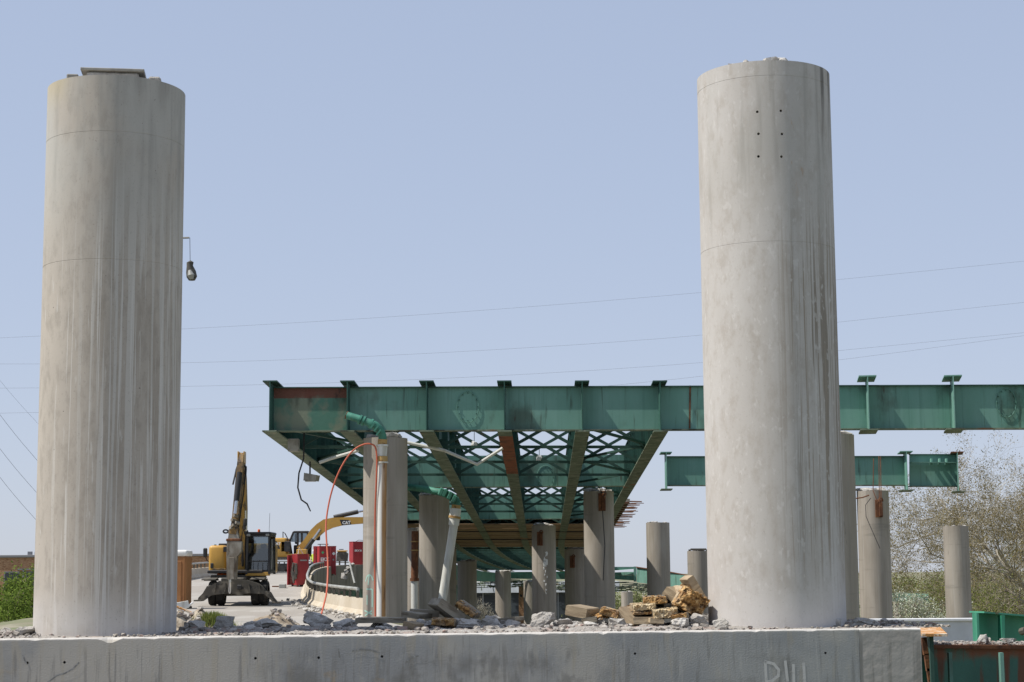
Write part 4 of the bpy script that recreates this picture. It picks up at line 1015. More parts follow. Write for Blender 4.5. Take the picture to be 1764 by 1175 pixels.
# ================================================================== DRAIN PIPES
def drain1():
    D = 55.75; o = thing('drain_pipe', 'white rust streaked drain pipe strapped to the nearest column, green elbow on top', 'pipe', P(657, 1062, D))
    def seg(px0, y0, px1, y1, r0, r1, mat, name, par=o, n=14):
        return MB().tube([P(px0, y0, D), P(px1, y1, D)], [r0, r1], n).build(name, mat, par, smooth=True)
    # main pipe has its own origin so the rust side follows it
    c = P(656, 1062, D); t_ = P(658.5, 797, D)
    mbx = MB().tube([Vector((0, 0, 0)), t_ - c], .145, 18)
    pp = bpy.data.objects.new('pipe', mbx.mesh('pipe', 'pipe_rust', True)); COL.objects.link(pp); pp.parent = o; pp.matrix_local = wm(o).inverted() @ Matrix.Translation(c); WM[pp.name] = Matrix.Translation(c)
    seg(658.5, 797, 658.5, 786, .17, .17, 'cast_rust', 'collar'); seg(658.5, 798, 658.5, 795.5, .19, .19, 'pvc', 'band')
    seg(658.5, 786, 658.5, 768, .145, .165, 'pvc', 'coupling'); seg(658.5, 769, 658.5, 766, .19, .19, 'pvc', 'band'); seg(658.5, 766, 659, 757, .15, .15, 'cast_rust', 'collar')
    el = MB().tube(pxpath([(659, 762, D), (659, 752, D), (655, 742, D - .1), (646, 733, D - .2), (635, 728, D - .2), (622, 723, D - .15), (606, 718, D - .1)]), [.13, .135, .14, .14, .125, .12, .12], 14).build('elbow', 'drain_green', o, smooth=True)
    for (px, py) in ((627, 725), (621, 723), (640, 730)):
        MB().tube(pxpath([(px - 2, py - .5, D - .17), (px + 1, py + .8, D - .17)]), .165, 12).build('flange_ring', 'drain_green', el, smooth=True)
    MB().tube(pxpath([(607, 718.5, D - .1), (597, 715, D - .05)]), .12, 12).build('nozzle', 'drain_green', o, smooth=True)
    MB().tube(pxpath([(598.5, 715.6, D - .05), (596, 714.6, D - .05)]), .125, 12).build('open_end', 'rust', o, smooth=True)
    for (px, py) in ((648, 738), (642, 733), (652, 745)): MB().bar(P(px - 4, py + 5, D - .35), P(px + 4, py - 5, D - .35), .05, .05).build('strap', 'drain_green', el)
drain1()
D = 77.5
o = thing('drain_pipe', 'loose white drain pipe leaning away from the stained column, green top', 'pipe', P(762, 1040, D))
MB().tube(pxpath([(761, 1040, D), (782, 903, D)]), .19, 14).build('pipe', 'pvc', o, smooth=True)
MB().tube(pxpath([(781.5, 905, D), (785, 876, D)]), [.23, .25], 14).build('coupling', 'pvc', o, smooth=True)
MB().tube(pxpath([(783, 893, D), (783.6, 889, D)]), .27, 14).build('band', 'cast_rust', o, smooth=True)
MB().tube(pxpath([(785, 878, D), (786, 870, D)]), .2, 14).build('collar', 'cast_rust', o, smooth=True)
el = MB().tube(pxpath([(787, 872, D), (786, 864, D), (779, 856, D), (765, 849, D), (748, 846, D + .2), (728, 842, D + .6), (703, 839, D + 1)]), [.17, .18, .18, .165, .15, .15, .15], 14).build('elbow', 'drain_green', o, smooth=True)
for (px, py) in ((760, 847.5), (766, 849.5), (775, 854), (782, 860)): MB().box(P(px, py, D - .2), (.2, .3, .36), Matrix.Rotation(R(25), 3, 'Y'), .04).build('flange_ring', 'drain_green', el)
o = thing('drain_pipe', 'dark rusty drain pipe on the column seen between two nearer columns', 'pipe', P(714, 1052, 99))
MB().tube(pxpath([(714, 1052, 99), (714, 1000, 99)]), .19, 12).build('pipe', 'pvc', o, smooth=True)
MB().tube(pxpath([(714, 1000, 99), (715, 915, 99)]), .2, 12).build('pipe', 'rust', o, smooth=True)
MB().tube(pxpath([(714, 1001, 99), (714, 996, 99)]), .26, 12).build('collar', 'rust', o, smooth=True)
for y in (932, 947): MB().tube(pxpath([(714.6, y, 99), (714.6, y + 2, 99)]), .24, 12).build('band', 'cast_rust', o, smooth=True)
hp = [(552, 1064, 52), (558, 1042, 53), (563.5, 1019, 54), (565.5, 968, 54.6), (561, 915, 55), (562.5, 888, 55.2), (570, 849, 55.4), (583, 813, 55.5), (598, 787, 55.6), (612, 772, 55.6), (628, 764.5, 55.6), (640, 764.5, 55.6), (647, 769, 55.6), (649.5, 785, 55.6), (649, 815, 55.6), (646, 879, 55.7), (645.5, 968, 55.7), (646.5, 1062, 55.7)]
def smooth_path(pts, it=2):
    for _ in range(it):
        q = [pts[0]]
        for a, b_ in zip(pts, pts[1:]): q += [a.lerp(b_, .25), a.lerp(b_, .75)]
        q.append(pts[-1]); pts = q
    return pts
ho = MB().tube(smooth_path(pxpath(hp)), .026, 8).build('orange_hose', 'orange_hose', smooth=True)
tag(ho, 'orange red hose arching up over the nearest column and down to the road', 'hose')

# ================================================================== ROAD PARAPETS
def sweep(mbx, pts, prof, side):
    """prof (u,v): u across (positive = away from the road, side = -1 right edge / +1 left edge), v up"""
    n = len(prof); base = len(mbx.v)
    for i, p in enumerate(pts):
        a = pts[max(0, i - 1)]; b_ = pts[min(len(pts) - 1, i + 1)]; t = b_ - a; t.z = 0; t.normalize(); nn = Vector((-t.y, t.x, 0)) * side
        for (u, v) in prof: mbx.v.append(p + nn * u + Vector((0, 0, v)))
    for i in range(len(pts) - 1):
        for k in range(n): mbx.f.append((base + i * n + k, base + i * n + (k + 1) % n, base + (i + 1) * n + (k + 1) % n, base + (i + 1) * n + k))
    mbx.f.append(tuple(base + k for k in range(n))); mbx.f.append(tuple(base + (len(pts) - 1) * n + k for k in range(n))[::-1])
def idx(D): return min(range(len(RD)), key=lambda i: abs(RD[i] - D))
JER = [(0, -.2), (0, .10), (.14, .26), (.20, .62), (.44, .62), (.46, -.2)]
def parapet(name, lab, line, side, d0, d1, r0, r1):
    i0, i1 = idx(d0), idx(d1); pts = line[i0:i1 + 1]
    o = thing(name, lab, 'parapet', pts[0])
    st = 5
    k = 0
    while k < len(pts) - 1:
        seg = pts[k:min(k + st + 1, len(pts))]
        if len(seg) > 1:
            mbx = MB(); sweep(mbx, [p.copy() for p in seg], JER, side); mbx.build('wall_segment', 'parapet', o)
        k += st
    rp = line[idx(r0):idx(r1) + 1]; rpts = []
    for i, p in enumerate(rp):
        a = rp[max(0, i - 1)]; b_ = rp[min(len(rp) - 1, i + 1)]; t = b_ - a; t.z = 0; t.normalize(); nn = Vector((-t.y, t.x, 0)) * side
        rpts.append(p + nn * .3 + Vector((0, 0, .93)))
    rpts = smooth_path(rpts, 1)
    rl = MB().tube([rpts[0] - Vector((0, 0, .12))] + rpts, .06, 8).build('hand_rail', 'rail', o, smooth=True)
    acc = 0; last = None
    for p in rpts:
        if last is None or (p - last).length > 1.5:
            last = p; MB().bar(p + Vector((0, 0, -.34)), p + Vector((0, 0, -.05)), .09, .14, (0, 1, 0)).build('rail_post', 'dusty_steel', o)
    return o, pts
pr_o, _ = parapet('concrete_parapet', 'curved tan concrete parapet with pipe rail, right of the road', RE, -1, 57, 170, 61.5, 116)
parapet('concrete_parapet', 'far left road parapet with rail on posts, behind the wheeled excavator', LE, 1, 70, 170, 74, 165)
# ramp fascia below the curved parapet where the road becomes a bridge
fas = thing('ramp_fascia', 'stained concrete ramp fascia panels seen inside the curve of the parapet', 'wall', RE[idx(96)] - Vector((0, 0, 1)))
i0 = idx(93)
for k in range(i0, len(RE) - 2):
    seg = [RE[k], RE[k].lerp(RE[k + 1], .965)]
    mbx = MB(); sweep(mbx, [p.copy() for p in seg], [(.47, -1.2), (.47, .60), (.53, .60), (.56, -1.2)], -1); mbx.build('panel', 'fascia', fas)
mbx = MB(); sweep(mbx, [p.copy() for p in RE[i0:]], [(.1, -2.7), (.1, -1.21), (.14, -1.21), (.14, -2.7)], -1)
mbx.build('fascia_girder', 'green', fas)
# broken stump of parapet / hanging debris inside the curve
dg = thing('hanging_debris', 'dark torn debris hanging over the ramp fascia inside the curve', 'debris', P(597, 990, 118)); rr = random.Random(8)
for (px, py, s0) in ((606, 976, .35), (601, 984, .45), (597, 990, .5), (593, 997, .55), (604, 989, .3)):
    v, f = rock(rr, s0, .4, s0 * .8, 1); MB().add([P(px, py, 117) + q for q in v], f).build('lump', 'chunk' if s0 < .75 else 'dusty_steel', dg)
MB().tube(pxpath([(602, 968, 117), (606, 985, 116), (611, 1005, 115)]), .06, 6).build('dangling_bar', 'rail', dg)
# crumbled concrete along the parapet foot
gm = MB(); rr = random.Random(21)
for k in range(190):
    i = rr.randrange(idx(58), idx(82)); p = offpt(i, -.02 + abs(rr.gauss(0, .35))) + Vector((0, rr.uniform(-.8, .8), .02)); s0 = rr.choice([.05, .08, .1, .14, .2])
    v, f = small[rr.randrange(14)]; rz = Matrix.Rotation(rr.uniform(0, 6.28), 3, 'Z'); gm.add([p + rz @ (q * s0) for q in v], f)
tag(gm.build('road_rubble', 'chunk'), 'crumbled pale concrete strewn along the foot of the curved parapet', 'rubble', kind='stuff')

# ================================================================== WHEELED EXCAVATOR
def wheel(mbx_t, c, r, w_, n=22):
    prof = [(r * .55, -w_ / 2), (r * .9, -w_ / 2), (r, -w_ * .36), (r, w_ * .36), (r * .9, w_ / 2), (r * .55, w_ / 2)]
    vs = []; fs = []
    for (rr_, y) in prof:
        for k in range(n):
            t = 2 * math.pi * k / n; q = rr_ * (1 if rr_ < r else (1.0 if k % 2 else .955)); vs.append(Vector(c) + Vector((y, q * math.cos(t), q * math.sin(t))))
    for i in range(len(prof) - 1):
        for k in range(n): fs.append((i * n + k, i * n + (k + 1) % n, (i + 1) * n + (k + 1) % n, (i + 1) * n + k))
    mbx_t.add(vs, fs)
DX = 77.0; sx = DX / FPX / 3.3575
bx = P(411.5, 1038, DX)
wx = thing('wheeled_excavator', 'yellow wheeled excavator with raised arm and hydraulic breaker, facing the camera', 'excavator', (bx.x, DX, roadz(DX) + .012))
def E(cx_, cy_, y=0.0):
    q = P(300 + cx_ / 3.3575, 760 + cy_ / 3.3575, DX + y); return q - Vector(wx.location)
# wheels
for yy in (-1.35, 1.35):
    for (a, b_) in ((205, 247), (251, 293), (452, 497), (500, 545)):
        cx_ = (a + b_) / 2; mbx = MB(); wheel(mbx, Vector((E(cx_, 900, yy).x, yy, .52)), .52, (b_ - a) * sx)
        wo = mbx.build('wheel', 'rubber', wx, world=False)
        MB().tube([Vector((E(cx_, 900, yy).x - .12, yy, .52)), Vector((E(cx_, 900, yy).x + .12, yy, .52))], .29, 16).build('rim', 'yellow_dirty', wo, world=False, smooth=True)
for yy in (-1.35, 1.35): MB().box((0, yy, .55), (1.7, .3, .3), ch=.04).build('axle', 'dusty_steel', wx, world=False)
MB().box((0, 0, .95), (1.0, 3.6, .45), ch=.05).build('chassis', 'dusty_steel', wx, world=False)
MB().box((0, -.1, 1.22), (2.1, 2.0, .12), ch=.03).build('undercarriage_deck', 'dusty_steel', wx, world=False)
MB().lathe([(.62, 0), (.62, .14)], 24, (0, 0, 1.24)).build('slew_ring', 'black', wx, world=False, smooth=True)
for sgn in (-1, 1):
    MB().box((sgn * 1.05, -.9, 1.08), (.5, .9, .08), ch=.02).build('step', 'dusty_steel', wx, world=False)
    MB().box((sgn * 1.02, -1.35, 1.13), (.62, .8, .05), Matrix.Rotation(R(6), 3, 'X'), .015).build('mudguard', 'dusty_steel', wx, world=False)
# stabiliser / dozer beam
poly = [(133, 927), (140, 905), (165, 880), (190, 838), (200, 842), (236, 820), (300, 808), (350, 801), (420, 803), (470, 818), (512, 838), (528, 866), (556, 872), (575, 905), (603, 938), (575, 938), (548, 908), (520, 884), (430, 880), (400, 884), (392, 892), (362, 892), (352, 884), (300, 882), (240, 888), (212, 893), (165, 925)]
pl_ = [(E(a, b_, -2.15).x, E(a, b_, -2.15).z) for (a, b_) in poly]
MB().prism(pl_, (0, -2.15, 0), (1, 0, 0), (0, 0, 1), (0, .26, 0)).build('stabilizer_beam', 'dusty_steel', wx, world=False)
for (a, b_) in ((140, 926), (592, 937)): MB().box(E(a, b_, -2.05) + Vector((0, 0, .03)), (.32, .5, .06), ch=.015).build('foot_pad', 'dusty_steel', wx, world=False)
for x0 in (240, 300, 430, 490): MB().bar(E(x0, 822, -2.18), E(x0 + (8 if x0 > 375 else -8), 878, -2.18), .05, .05, (0, 1, 0)).build('beam_rib', 'dusty_steel', wx, world=False)
MB().box(E(378, 845, -2.2), (.2, .1, .2), ch=.03).build('beam_bracket', 'black', wx, world=False)
for sgn in (-.6, .6): MB().bar((sgn, -1.6, .85), (sgn * .9, -2.05, .75), .16, .24).build('beam_arm', 'dusty_steel', wx, world=False)
# upper body
def round_body(x0, x1, y0, y1, z0, z1, rad, mat, name, par=wx):
    bm = bmesh.new(); bmesh.ops.create_cube(bm, size=1)
    for v in bm.verts: v.co = Vector((lerp(x0, x1, v.co.x + .5), lerp(y0, y1, v.co.y + .5), lerp(z0, z1, v.co.z + .5)))
    bmesh.ops.bevel(bm, geom=bm.edges[:], offset=rad, segments=3, profile=.5, affect='EDGES')
    bm.verts.index_update(); mbx = MB(); mbx.add([v.co.copy() for v in bm.verts], [tuple(v.index for v in f.verts) for f in bm.faces]); bm.free()
    return mbx.build(name, mat, par, world=False, smooth=30)
MB().box((0, .3, 1.42), (2.36, 3.0, .14), ch=.03).build('turntable_deck', 'black', wx, world=False)
hood = round_body(E(213, 800).x, E(312, 800).x, -.75, 2.2, E(380, 765).z, E(380, 603).z, .14, 'yellow', 'left_hood')
round_body(E(312, 800).x, E(560, 800).x, .9, 2.2, E(380, 765).z, E(380, 590).z, .12, 'yellow', 'counterweight')
MB().box(E(262, 742, -.77), (.55, .03, .10), ch=.01).build('hood_sill', 'yellow_dirty', hood, world=False)
MB().box(E(294, 626, -.765), (.14, .03, .22), ch=.01).build('hood_grille', 'black', hood, world=False)
MB().box(E(285, 600, .3), (.35, .5, .12), ch=.03).build('air_intake', 'black', hood, world=False)
MB().tube([E(238, 606, -.3), E(238, 598, -.3)], .05, 8).build('cap', 'black', hood, world=False)
MB().box(E(275, 773, -.8), (.40, .05, .13), ch=.02).build('safety_panel', 'hazard', wx, world=False)
MB().box(E(220, 720, -.72), (.16, .1, .26), ch=.04).build('work_lamp', 'black', wx, world=False)
mi = MB().box(E(180, 645, -.6), (.18, .1, .40), ch=.04).build('mirror', 'black', wx, world=False)
MB().tube([E(182, 670, -.55), E(190, 690, -.5), E(225, 715, -.5)], .022, 6).build('mirror_arm', 'black', mi, world=False)
# cab
cx0, cx1, cz0, cz1 = E(414, 650, -1.15).x, E(556, 650, -1.15).x, E(490, 770, -1.15).z, E(490, 540, -1.15).z; cy0, cy1 = -1.15, .55
cabf = MB()
for (x, y) in ((cx0, cy0), (cx1, cy0), (cx0, cy1), (cx1, cy1)):
    cabf.bar((x + (.04 if x == cx0 else -.04), y, cz0), (x + (.06 if x == cx0 else -.06), y + (.06 if y == cy0 else 0), cz1), .085, .085, (0, 1, 0))
for z in (cz0 + .12, cz1 - .03):
    cabf.bar((cx0, cy0 + .04, z), (cx1, cy0 + .04, z), .09, .09); cabf.bar((cx0, cy1, z), (cx1, cy1, z), .09, .09)
    cabf.bar((cx0 + .04, cy0, z), (cx0 + .04, cy1, z), .09, .09); cabf.bar((cx1 - .04, cy0, z), (cx1 - .04, cy1, z), .09, .09)
cabf.bar((cx0, cy0 + .04, cz0 + .55), (cx1, cy0 + .04, cz0 + .55), .04, .05)
for k in range(5): cabf.bar((cx0 + .12 + .2 * k, cy0 - .01, cz0 + .16), (cx0 + .12 + .2 * k, cy0 - .01, cz0 + .5), .012, .012, (0, 1, 0))
cab = cabf.build('cab', 'black', wx, world=False)
MB().box(((cx0 + cx1) / 2, (cy0 + cy1) / 2, cz1 + .05), (cx1 - cx0 + .06, cy1 - cy0 + .12, .12), ch=.04).build('cab_roof', 'black', cab, world=False)
MB().box(((cx0 + cx1) / 2, cy0 + .02, cz0 + .02), (cx1 - cx0, .06, .17), ch=.02).build('cab_sill', 'yellow', cab, world=False)
MB().box(((cx0 + cx1) / 2, (cy0 + cy1) / 2, cz0 + .1), (cx1 - cx0 - .1, cy1 - cy0 - .1, .12)).build('cab_floor', 'black', cab, world=False)
MB().box(((cx0 + cx1) / 2, cy0 + .07, (cz0 + cz1) / 2 + .05), (cx1 - cx0 - .16, .012, cz1 - cz0 - .26)).build('windscreen', 'glass', cab, world=False)
MB().box((cx0 + .035, (cy0 + cy1) / 2, (cz0 + cz1) / 2 + .05), (.012, cy1 - cy0 - .14, cz1 - cz0 - .26)).build('side_window', 'glass', cab, world=False)
MB().box((cx1 - .035, (cy0 + cy1) / 2, (cz0 + cz1) / 2 + .05), (.012, cy1 - cy0 - .14, cz1 - cz0 - .26)).build('side_window', 'glass', cab, world=False)
MB().box(((cx0 + cx1) / 2, cy1 - .02, (cz0 + cz1) / 2 - .3), (cx1 - cx0 - .16, .04, .75)).build('rear_panel', 'black', cab, world=False)
xm = (cx0 + cx1) / 2 + .05
MB().box((xm, -.1, cz0 + .45), (.5, .5, .16), ch=.05).box((xm, .12, cz0 + .8), (.46, .14, .62), Matrix.Rotation(R(-8), 3, 'X'), .05).box((xm, .17, cz0 + 1.2), (.26, .1, .2), ch=.04).build('seat', 'seat', cab, world=False)
MB().bar((xm - .2, -.55, cz0 + .2), (xm - .15, -.45, cz0 + .8), .1, .1).build('steering_column', 'black', cab, world=False)
MB().lathe([(.055, 0), (.06, .05), (.05, .12), (.02, .14)], 12, (E(493, 800).x, -.3, cz1 + .11)).build('beacon', 'beacon', cab, world=False, smooth=True)
MB().tube([(E(543, 800).x, .2, cz1 + .1), (E(543, 800).x + .02, .2, cz1 + .95)], .008, 5).build('antenna', 'cable', cab, world=False)
for (x, z) in ((cx0 + .12, cz1 - .02), (cx1 - .12, cz1 - .02)): MB().box((x, cy0 - .06, z), (.16, .08, .1), ch=.02).build('work_lamp', 'lens', cab, world=False)
MB().tube([(cx1 + .05, cy0 + .1, cz0 + .2), (cx1 + .07, cy0 + .05, cz0 + .9), (cx1 + .05, cy0 + .1, cz1 - .2)], .02, 6).build('grab_rail', 'rail', cab, world=False)
MB().box((cx1 + .1, cy0 + .2, cz1 - .35), (.16, .1, .34), ch=.03).build('mirror', 'black', cab, world=False)
# boom (behind), stick (in front), breaker
def armseg(name, pts, ws, hs, mat, par=wx):
    """box section arm through pts, width ws along x, depth hs across"""
    mbx = MB(); n = len(pts); pts = [Vector(p) for p in pts]
    for i, p in enumerate(pts):
        d = (pts[min(i + 1, n - 1)] - pts[max(i - 1, 0)]).normalized(); a = Vector((1, 0, 0)); a = (a - d * a.dot(d)).normalized(); b_ = d.cross(a)
        for (s, t) in ((-1, -1), (1, -1), (1, 1), (-1, 1)): mbx.v.append(p + a * s * ws[i] / 2 + b_ * t * hs[i] / 2)
    for i in range(n - 1):
        for k in range(4): mbx.f.append((i * 4 + k, i * 4 + (k + 1) % 4, i * 4 + 4 + (k + 1) % 4, i * 4 + 4 + k))
    mbx.f += [(3, 2, 1, 0), tuple((n - 1) * 4 + k for k in range(4))]
    return mbx.build(name, mat, par, world=False)
boom = armseg('boom', [E(388, 760, -.5), E(392, 600, -.75), E(402, 400, -1.1), E(400, 230, -1.5), E(394, 130, -1.9), E(391, 72, -2.1)], [.36, .34, .26, .24, .22, .14], [.5, .7, .6, .5, .4, .2], 'yellow_worn')
stick = armseg('stick', [E(393, 85, -2.3), E(386, 130, -2.45), E(372, 300, -2.7), E(358, 430, -2.9), E(345, 520, -3.0)], [.17, .24, .28, .26, .24], [.3, .5, .45, .4, .3], 'yellow_dirty')
for sg_ in (-1, 1):
    MB().box(E(391 + sg_ * 17, 95, -2.15), (.045, .5, .5), ch=.01).build('pivot_plate', 'yellow', boom, world=False)
    MB().tube([E(386 + sg_ * 26, 190, -2.3), E(390 + sg_ * 25, 150, -2.3), E(392 + sg_ * 12, 140, -2.2)], .05, 6).build('hose', 'cable', boom, world=False, smooth=True)
    MB().tube([E(372 + sg_ * 32, 250, -2.6), E(384 + sg_ * 30, 190, -2.4), E(388 + sg_ * 28, 160, -2.3)], .04, 6).build('hose', 'cable', boom, world=False, smooth=True)
    MB().tube([E(386 + sg_ * 26, 190, -2.3), E(378 + sg_ * 24, 300, -2.6), E(362 + sg_ * 20, 430, -2.9), E(350 + sg_ * 22, 500, -3)], .028, 6).build('hose', 'cable', stick, world=False, smooth=True)
MB().tube([E(380, 180, -3.0), E(361, 345, -3.15)], .115, 12).build('bucket_cylinder', 'black', stick, world=False, smooth=True)
MB().tube([E(361, 345, -3.15), E(352, 420, -3.2)], .07, 10).build('cylinder_rod', 'chrome', stick, world=False, smooth=True)
MB().tube([E(412, 640, -.9), E(414, 560, -1.0), E(416, 520, -1.2)], .10, 10).build('boom_cylinder', 'black', boom, world=False, smooth=True)
MB().tube([E(416, 520, -1.2), E(413, 400, -1.4)], .05, 10).build('cylinder_rod', 'chrome', boom, world=False, smooth=True)
MB().box(E(412, 470, -1.25), (.14, .3, .35), ch=.04).build('valve_block', 'black', boom, world=False)
MB().box(E(410, 500, -1.25), (.1, .25, .2), ch=.04).build('valve_block', 'black', boom, world=False)
armseg('breaker_mount', [E(346, 500, -3.05), E(346, 540, -3.05), E(347, 590, -3.05)], [.3, .4, .5], [.3, .34, .38], 'worn_steel')
lk = MB().box(E(346, 520, -3.05), (.42, .35, .42), Matrix.Rotation(R(8), 3, 'Y'), .08).build('quick_coupler', 'yellow_dirty', wx, world=False)
for (a, b_) in ((352, 430), (340, 455), (362, 470), (345, 485), (330, 500)): MB().tube([E(a - 8, b_, -3.25), E(a + 14, b_ + 6, -3.1)], .07, 8).build('pin', 'worn_steel', lk, world=False, smooth=True)
MB().tube([E(315 + 14 * math.cos(t) - 17, 522 + 9 * math.sin(t), -3.05) for t in np.linspace(0, 6.28, 13)], .035, 6).build('lifting_eye', 'black', lk, world=False, smooth=True)
MB().box(E(347, 572, -3.05), (.62, .42, .12), ch=.03).build('breaker_bracket', 'rust', lk, world=False)
bk = MB(); bk.prism([(E(a, b_, -3.25).x, E(a, b_, -3.25).z) for (a, b_) in ((305, 580), (390, 580), (386, 640), (362, 668), (356, 800), (304, 800), (302, 660))], (0, -3.25, 0), (1, 0, 0), (0, 0, 1), (0, .42, 0))
bko = bk.build('hydraulic_breaker', 'worn_steel', wx, world=False)
MB().box(E(331, 735, -3.27), (.24, .03, .9), ch=.01).build('wear_plate', 'worn_steel', bko, world=False)
MB().tube([E(322, 800, -3.05), E(322, 872, -3.05), E(322, 882, -3.05)], [.065, .065, .03], 10).build('chisel', 'chrome', bko, world=False, smooth=True)
MB().tube([E(382, 590, -2.9), E(395, 640, -2.2), E(398, 690, -1.4), E(396, 720, -.9)], .05, 6).build('hose', 'cable', wx, world=False, smooth=True)

# ================================================================== TRACKED EXCAVATOR (side on, facing right)
DT = 128.0; st = DT / FPX
tb = P(500, 984.5, DT)
tx_ = thing('tracked_excavator', 'yellow tracked excavator with long boom, parked side on farther up the road', 'excavator', (tb.x, DT, roadz(DT) + .012))
zoff = tb.z - roadz(DT) - .012
def F(px, py, y=0.0): return P(px, py, DT + y) - Vector(tx_.location)
for yy in (-1.2, 1.2):
    n = 44; L0, L1, rr_ = F(474, 950).x, F(536, 950).x, F(500, 964).z / 2
    path = []
    for k in range(n):
        t = k / n * (2 * (L1 - L0) + 2 * math.pi * rr_)
        if t < L1 - L0: path.append((L0 + t, rr_ * 2, 0))
        elif t < L1 - L0 + math.pi * rr_: a = (t - (L1 - L0)) / rr_; path.append((L1 + rr_ * math.sin(a), rr_ + rr_ * math.cos(a), a))
        elif t < 2 * (L1 - L0) + math.pi * rr_: path.append((L1 - (t - (L1 - L0) - math.pi * rr_), 0, math.pi))
        else: a = (t - 2 * (L1 - L0) - math.pi * rr_) / rr_; path.append((L0 - rr_ * math.sin(a), rr_ - rr_ * math.cos(a), math.pi + a))
    fr = MB().box(((L0 + L1) / 2, yy, rr_), (L1 - L0, .4, rr_ * .9), ch=.08).build('track_frame', 'dusty_steel', tx_, world=False)
    sh = MB().box((0, 0, 0), (.17, .62, .05)).box((0, 0, .04), (.03, .62, .05)).mesh('track_shoe', 'track_metal')
    for (x, z, a) in path: place(sh, 'track_shoe', fr, Matrix.Translation(Vector((x, yy, z))) @ Matrix.Rotation(a, 4, 'Y'))
    for k in range(5): MB().tube([(lerp(L0 + .1, L1 - .1, k / 4), yy - .3, rr_ * .8), (lerp(L0 + .1, L1 - .1, k / 4), yy + .3, rr_ * .8)], rr_ * .5, 12).build('roller', 'black', fr, world=False, smooth=True)
MB().box((F(500, 950).x, 0, F(500, 961.5).z), (F(532, 950).x - F(470, 950).x, 2.4, .2)).build('carbody', 'worn_steel', tx_, world=False)
bd = round_body(F(466, 950).x, F(497, 950).x, -1.35, 1.35, F(500, 959).z, F(500, 927).z, .14, 'yellow', 'engine_housing', tx_)
MB().box((F(499, 950).x, 0, F(500, 957).z), (F(533, 950).x - F(466, 950).x, 2.6, .22), ch=.03).build('deck_frame', 'yellow', tx_, world=False)
MB().box((F(496, 950).x, -1.2, F(500, 942).z), (F(505, 950).x - F(489, 950).x, .3, F(500, 935).z - F(500, 953).z), ch=.03).build('tool_box', 'black', tx_, world=False)
MB().box((F(523, 950).x, -.9, F(500, 952).z), (F(531, 950).x - F(514, 950).x, .8, F(500, 947).z - F(500, 958).z), ch=.04).build('side_box', 'yellow', tx_, world=False)
MB().prism([(F(a, b_).x, F(a, b_).z) for (a, b_) in ((470, 933), (481, 933), (487, 946), (471, 946))], (0, -1.37, 0), (1, 0, 0), (0, 0, 1), (0, .03, 0)).build('side_door', 'black', bd, world=False)
# boom
bp = [(519, 948), (512, 943), (523, 932), (536, 913), (546, 903), (558, 895), (574, 892), (600, 891), (640, 891), (664, 893), (668, 898), (640, 901), (612, 903), (590, 905), (574, 909), (560, 915), (548, 926), (534, 940)]
bo = MB().prism([(F(a, b_).x, F(a, b_).z) for (a, b_) in bp], (0, -.3, 0), (1, 0, 0), (0, 0, 1), (0, .6, 0)).build('boom', 'yellow', tx_, world=False)
MB().tube([F(539, 930, -.42), F(552, 912, -.42)], .10, 10).build('cylinder_rod', 'chrome', bo, world=False, smooth=True)
MB().tube([F(526, 948, -.42), F(540, 929, -.42)], .16, 10).build('boom_cylinder', 'black', bo, world=False, smooth=True)
MB().tube([F(575, 891, 0), F(617, 881.5, 0)], .16, 10).build('arm_cylinder', 'black', bo, world=False, smooth=True)
MB().tube([F(617, 881.5, 0), F(650, 876, 0)], .08, 10).build('cylinder_rod', 'chrome', bo, world=False, smooth=True)
MB().prism([(F(a, b_).x, F(a, b_).z) for (a, b_) in ((586, 895.5), (602, 896), (606, 904), (589.5, 905.5))], (0, -.33, 0), (1, 0, 0), (0, 0, 1), (0, .02, 0)).build('logo_plate', 'black', bo, world=False)
MB().prism([(F(a, b_).x, F(a, b_).z) for (a, b_) in ((595.6, 903.6), (600, 903.4), (597.6, 899.6))], (0, -.337, 0), (1, 0, 0), (0, 0, 1), (0, .004, 0)).build('logo_triangle', 'yellow', bo, world=False)
tmx = text_mesh('CAT', .29, .006, .012); tmx.materials.append(MAT['white'])
place(tmx, 'logo_letters', bo, Matrix.Translation(F(596.8, 900.6, -.342)) @ Matrix.Rotation(R(-2), 4, 'Y') @ Matrix.Rotation(R(90), 4, 'X') @ Matrix.Diagonal((1.02, 1, 1, 1)))
tm2 = text_mesh('CAT', .26, .006, .01); tm2.materials.append(MAT['white'])
place(tm2, 'logo_letters', bd, Matrix.Translation(F(477, 937, -1.385)) @ Matrix.Rotation(R(90), 4, 'X'))
# the arm beyond the boom, behind the nearest column
ar = MB().prism([(F(a, b_).x, F(a, b_).z) for (a, b_) in ((652, 872), (664, 876), (674, 900), (676, 940), (668, 940), (664, 905), (650, 880))], (0, -.25, 0), (1, 0, 0), (0, 0, 1), (0, .5, 0)).build('arm', 'yellow', tx_, world=False)
MB().prism([(F(a, b_).x, F(a, b_).z) for (a, b_) in ((664, 938), (680, 938), (684, 956), (672, 966), (658, 958))], (0, -.6, 0), (1, 0, 0), (0, 0, 1), (0, 1.2, 0)).build('bucket', 'dusty_steel', tx_, world=False)
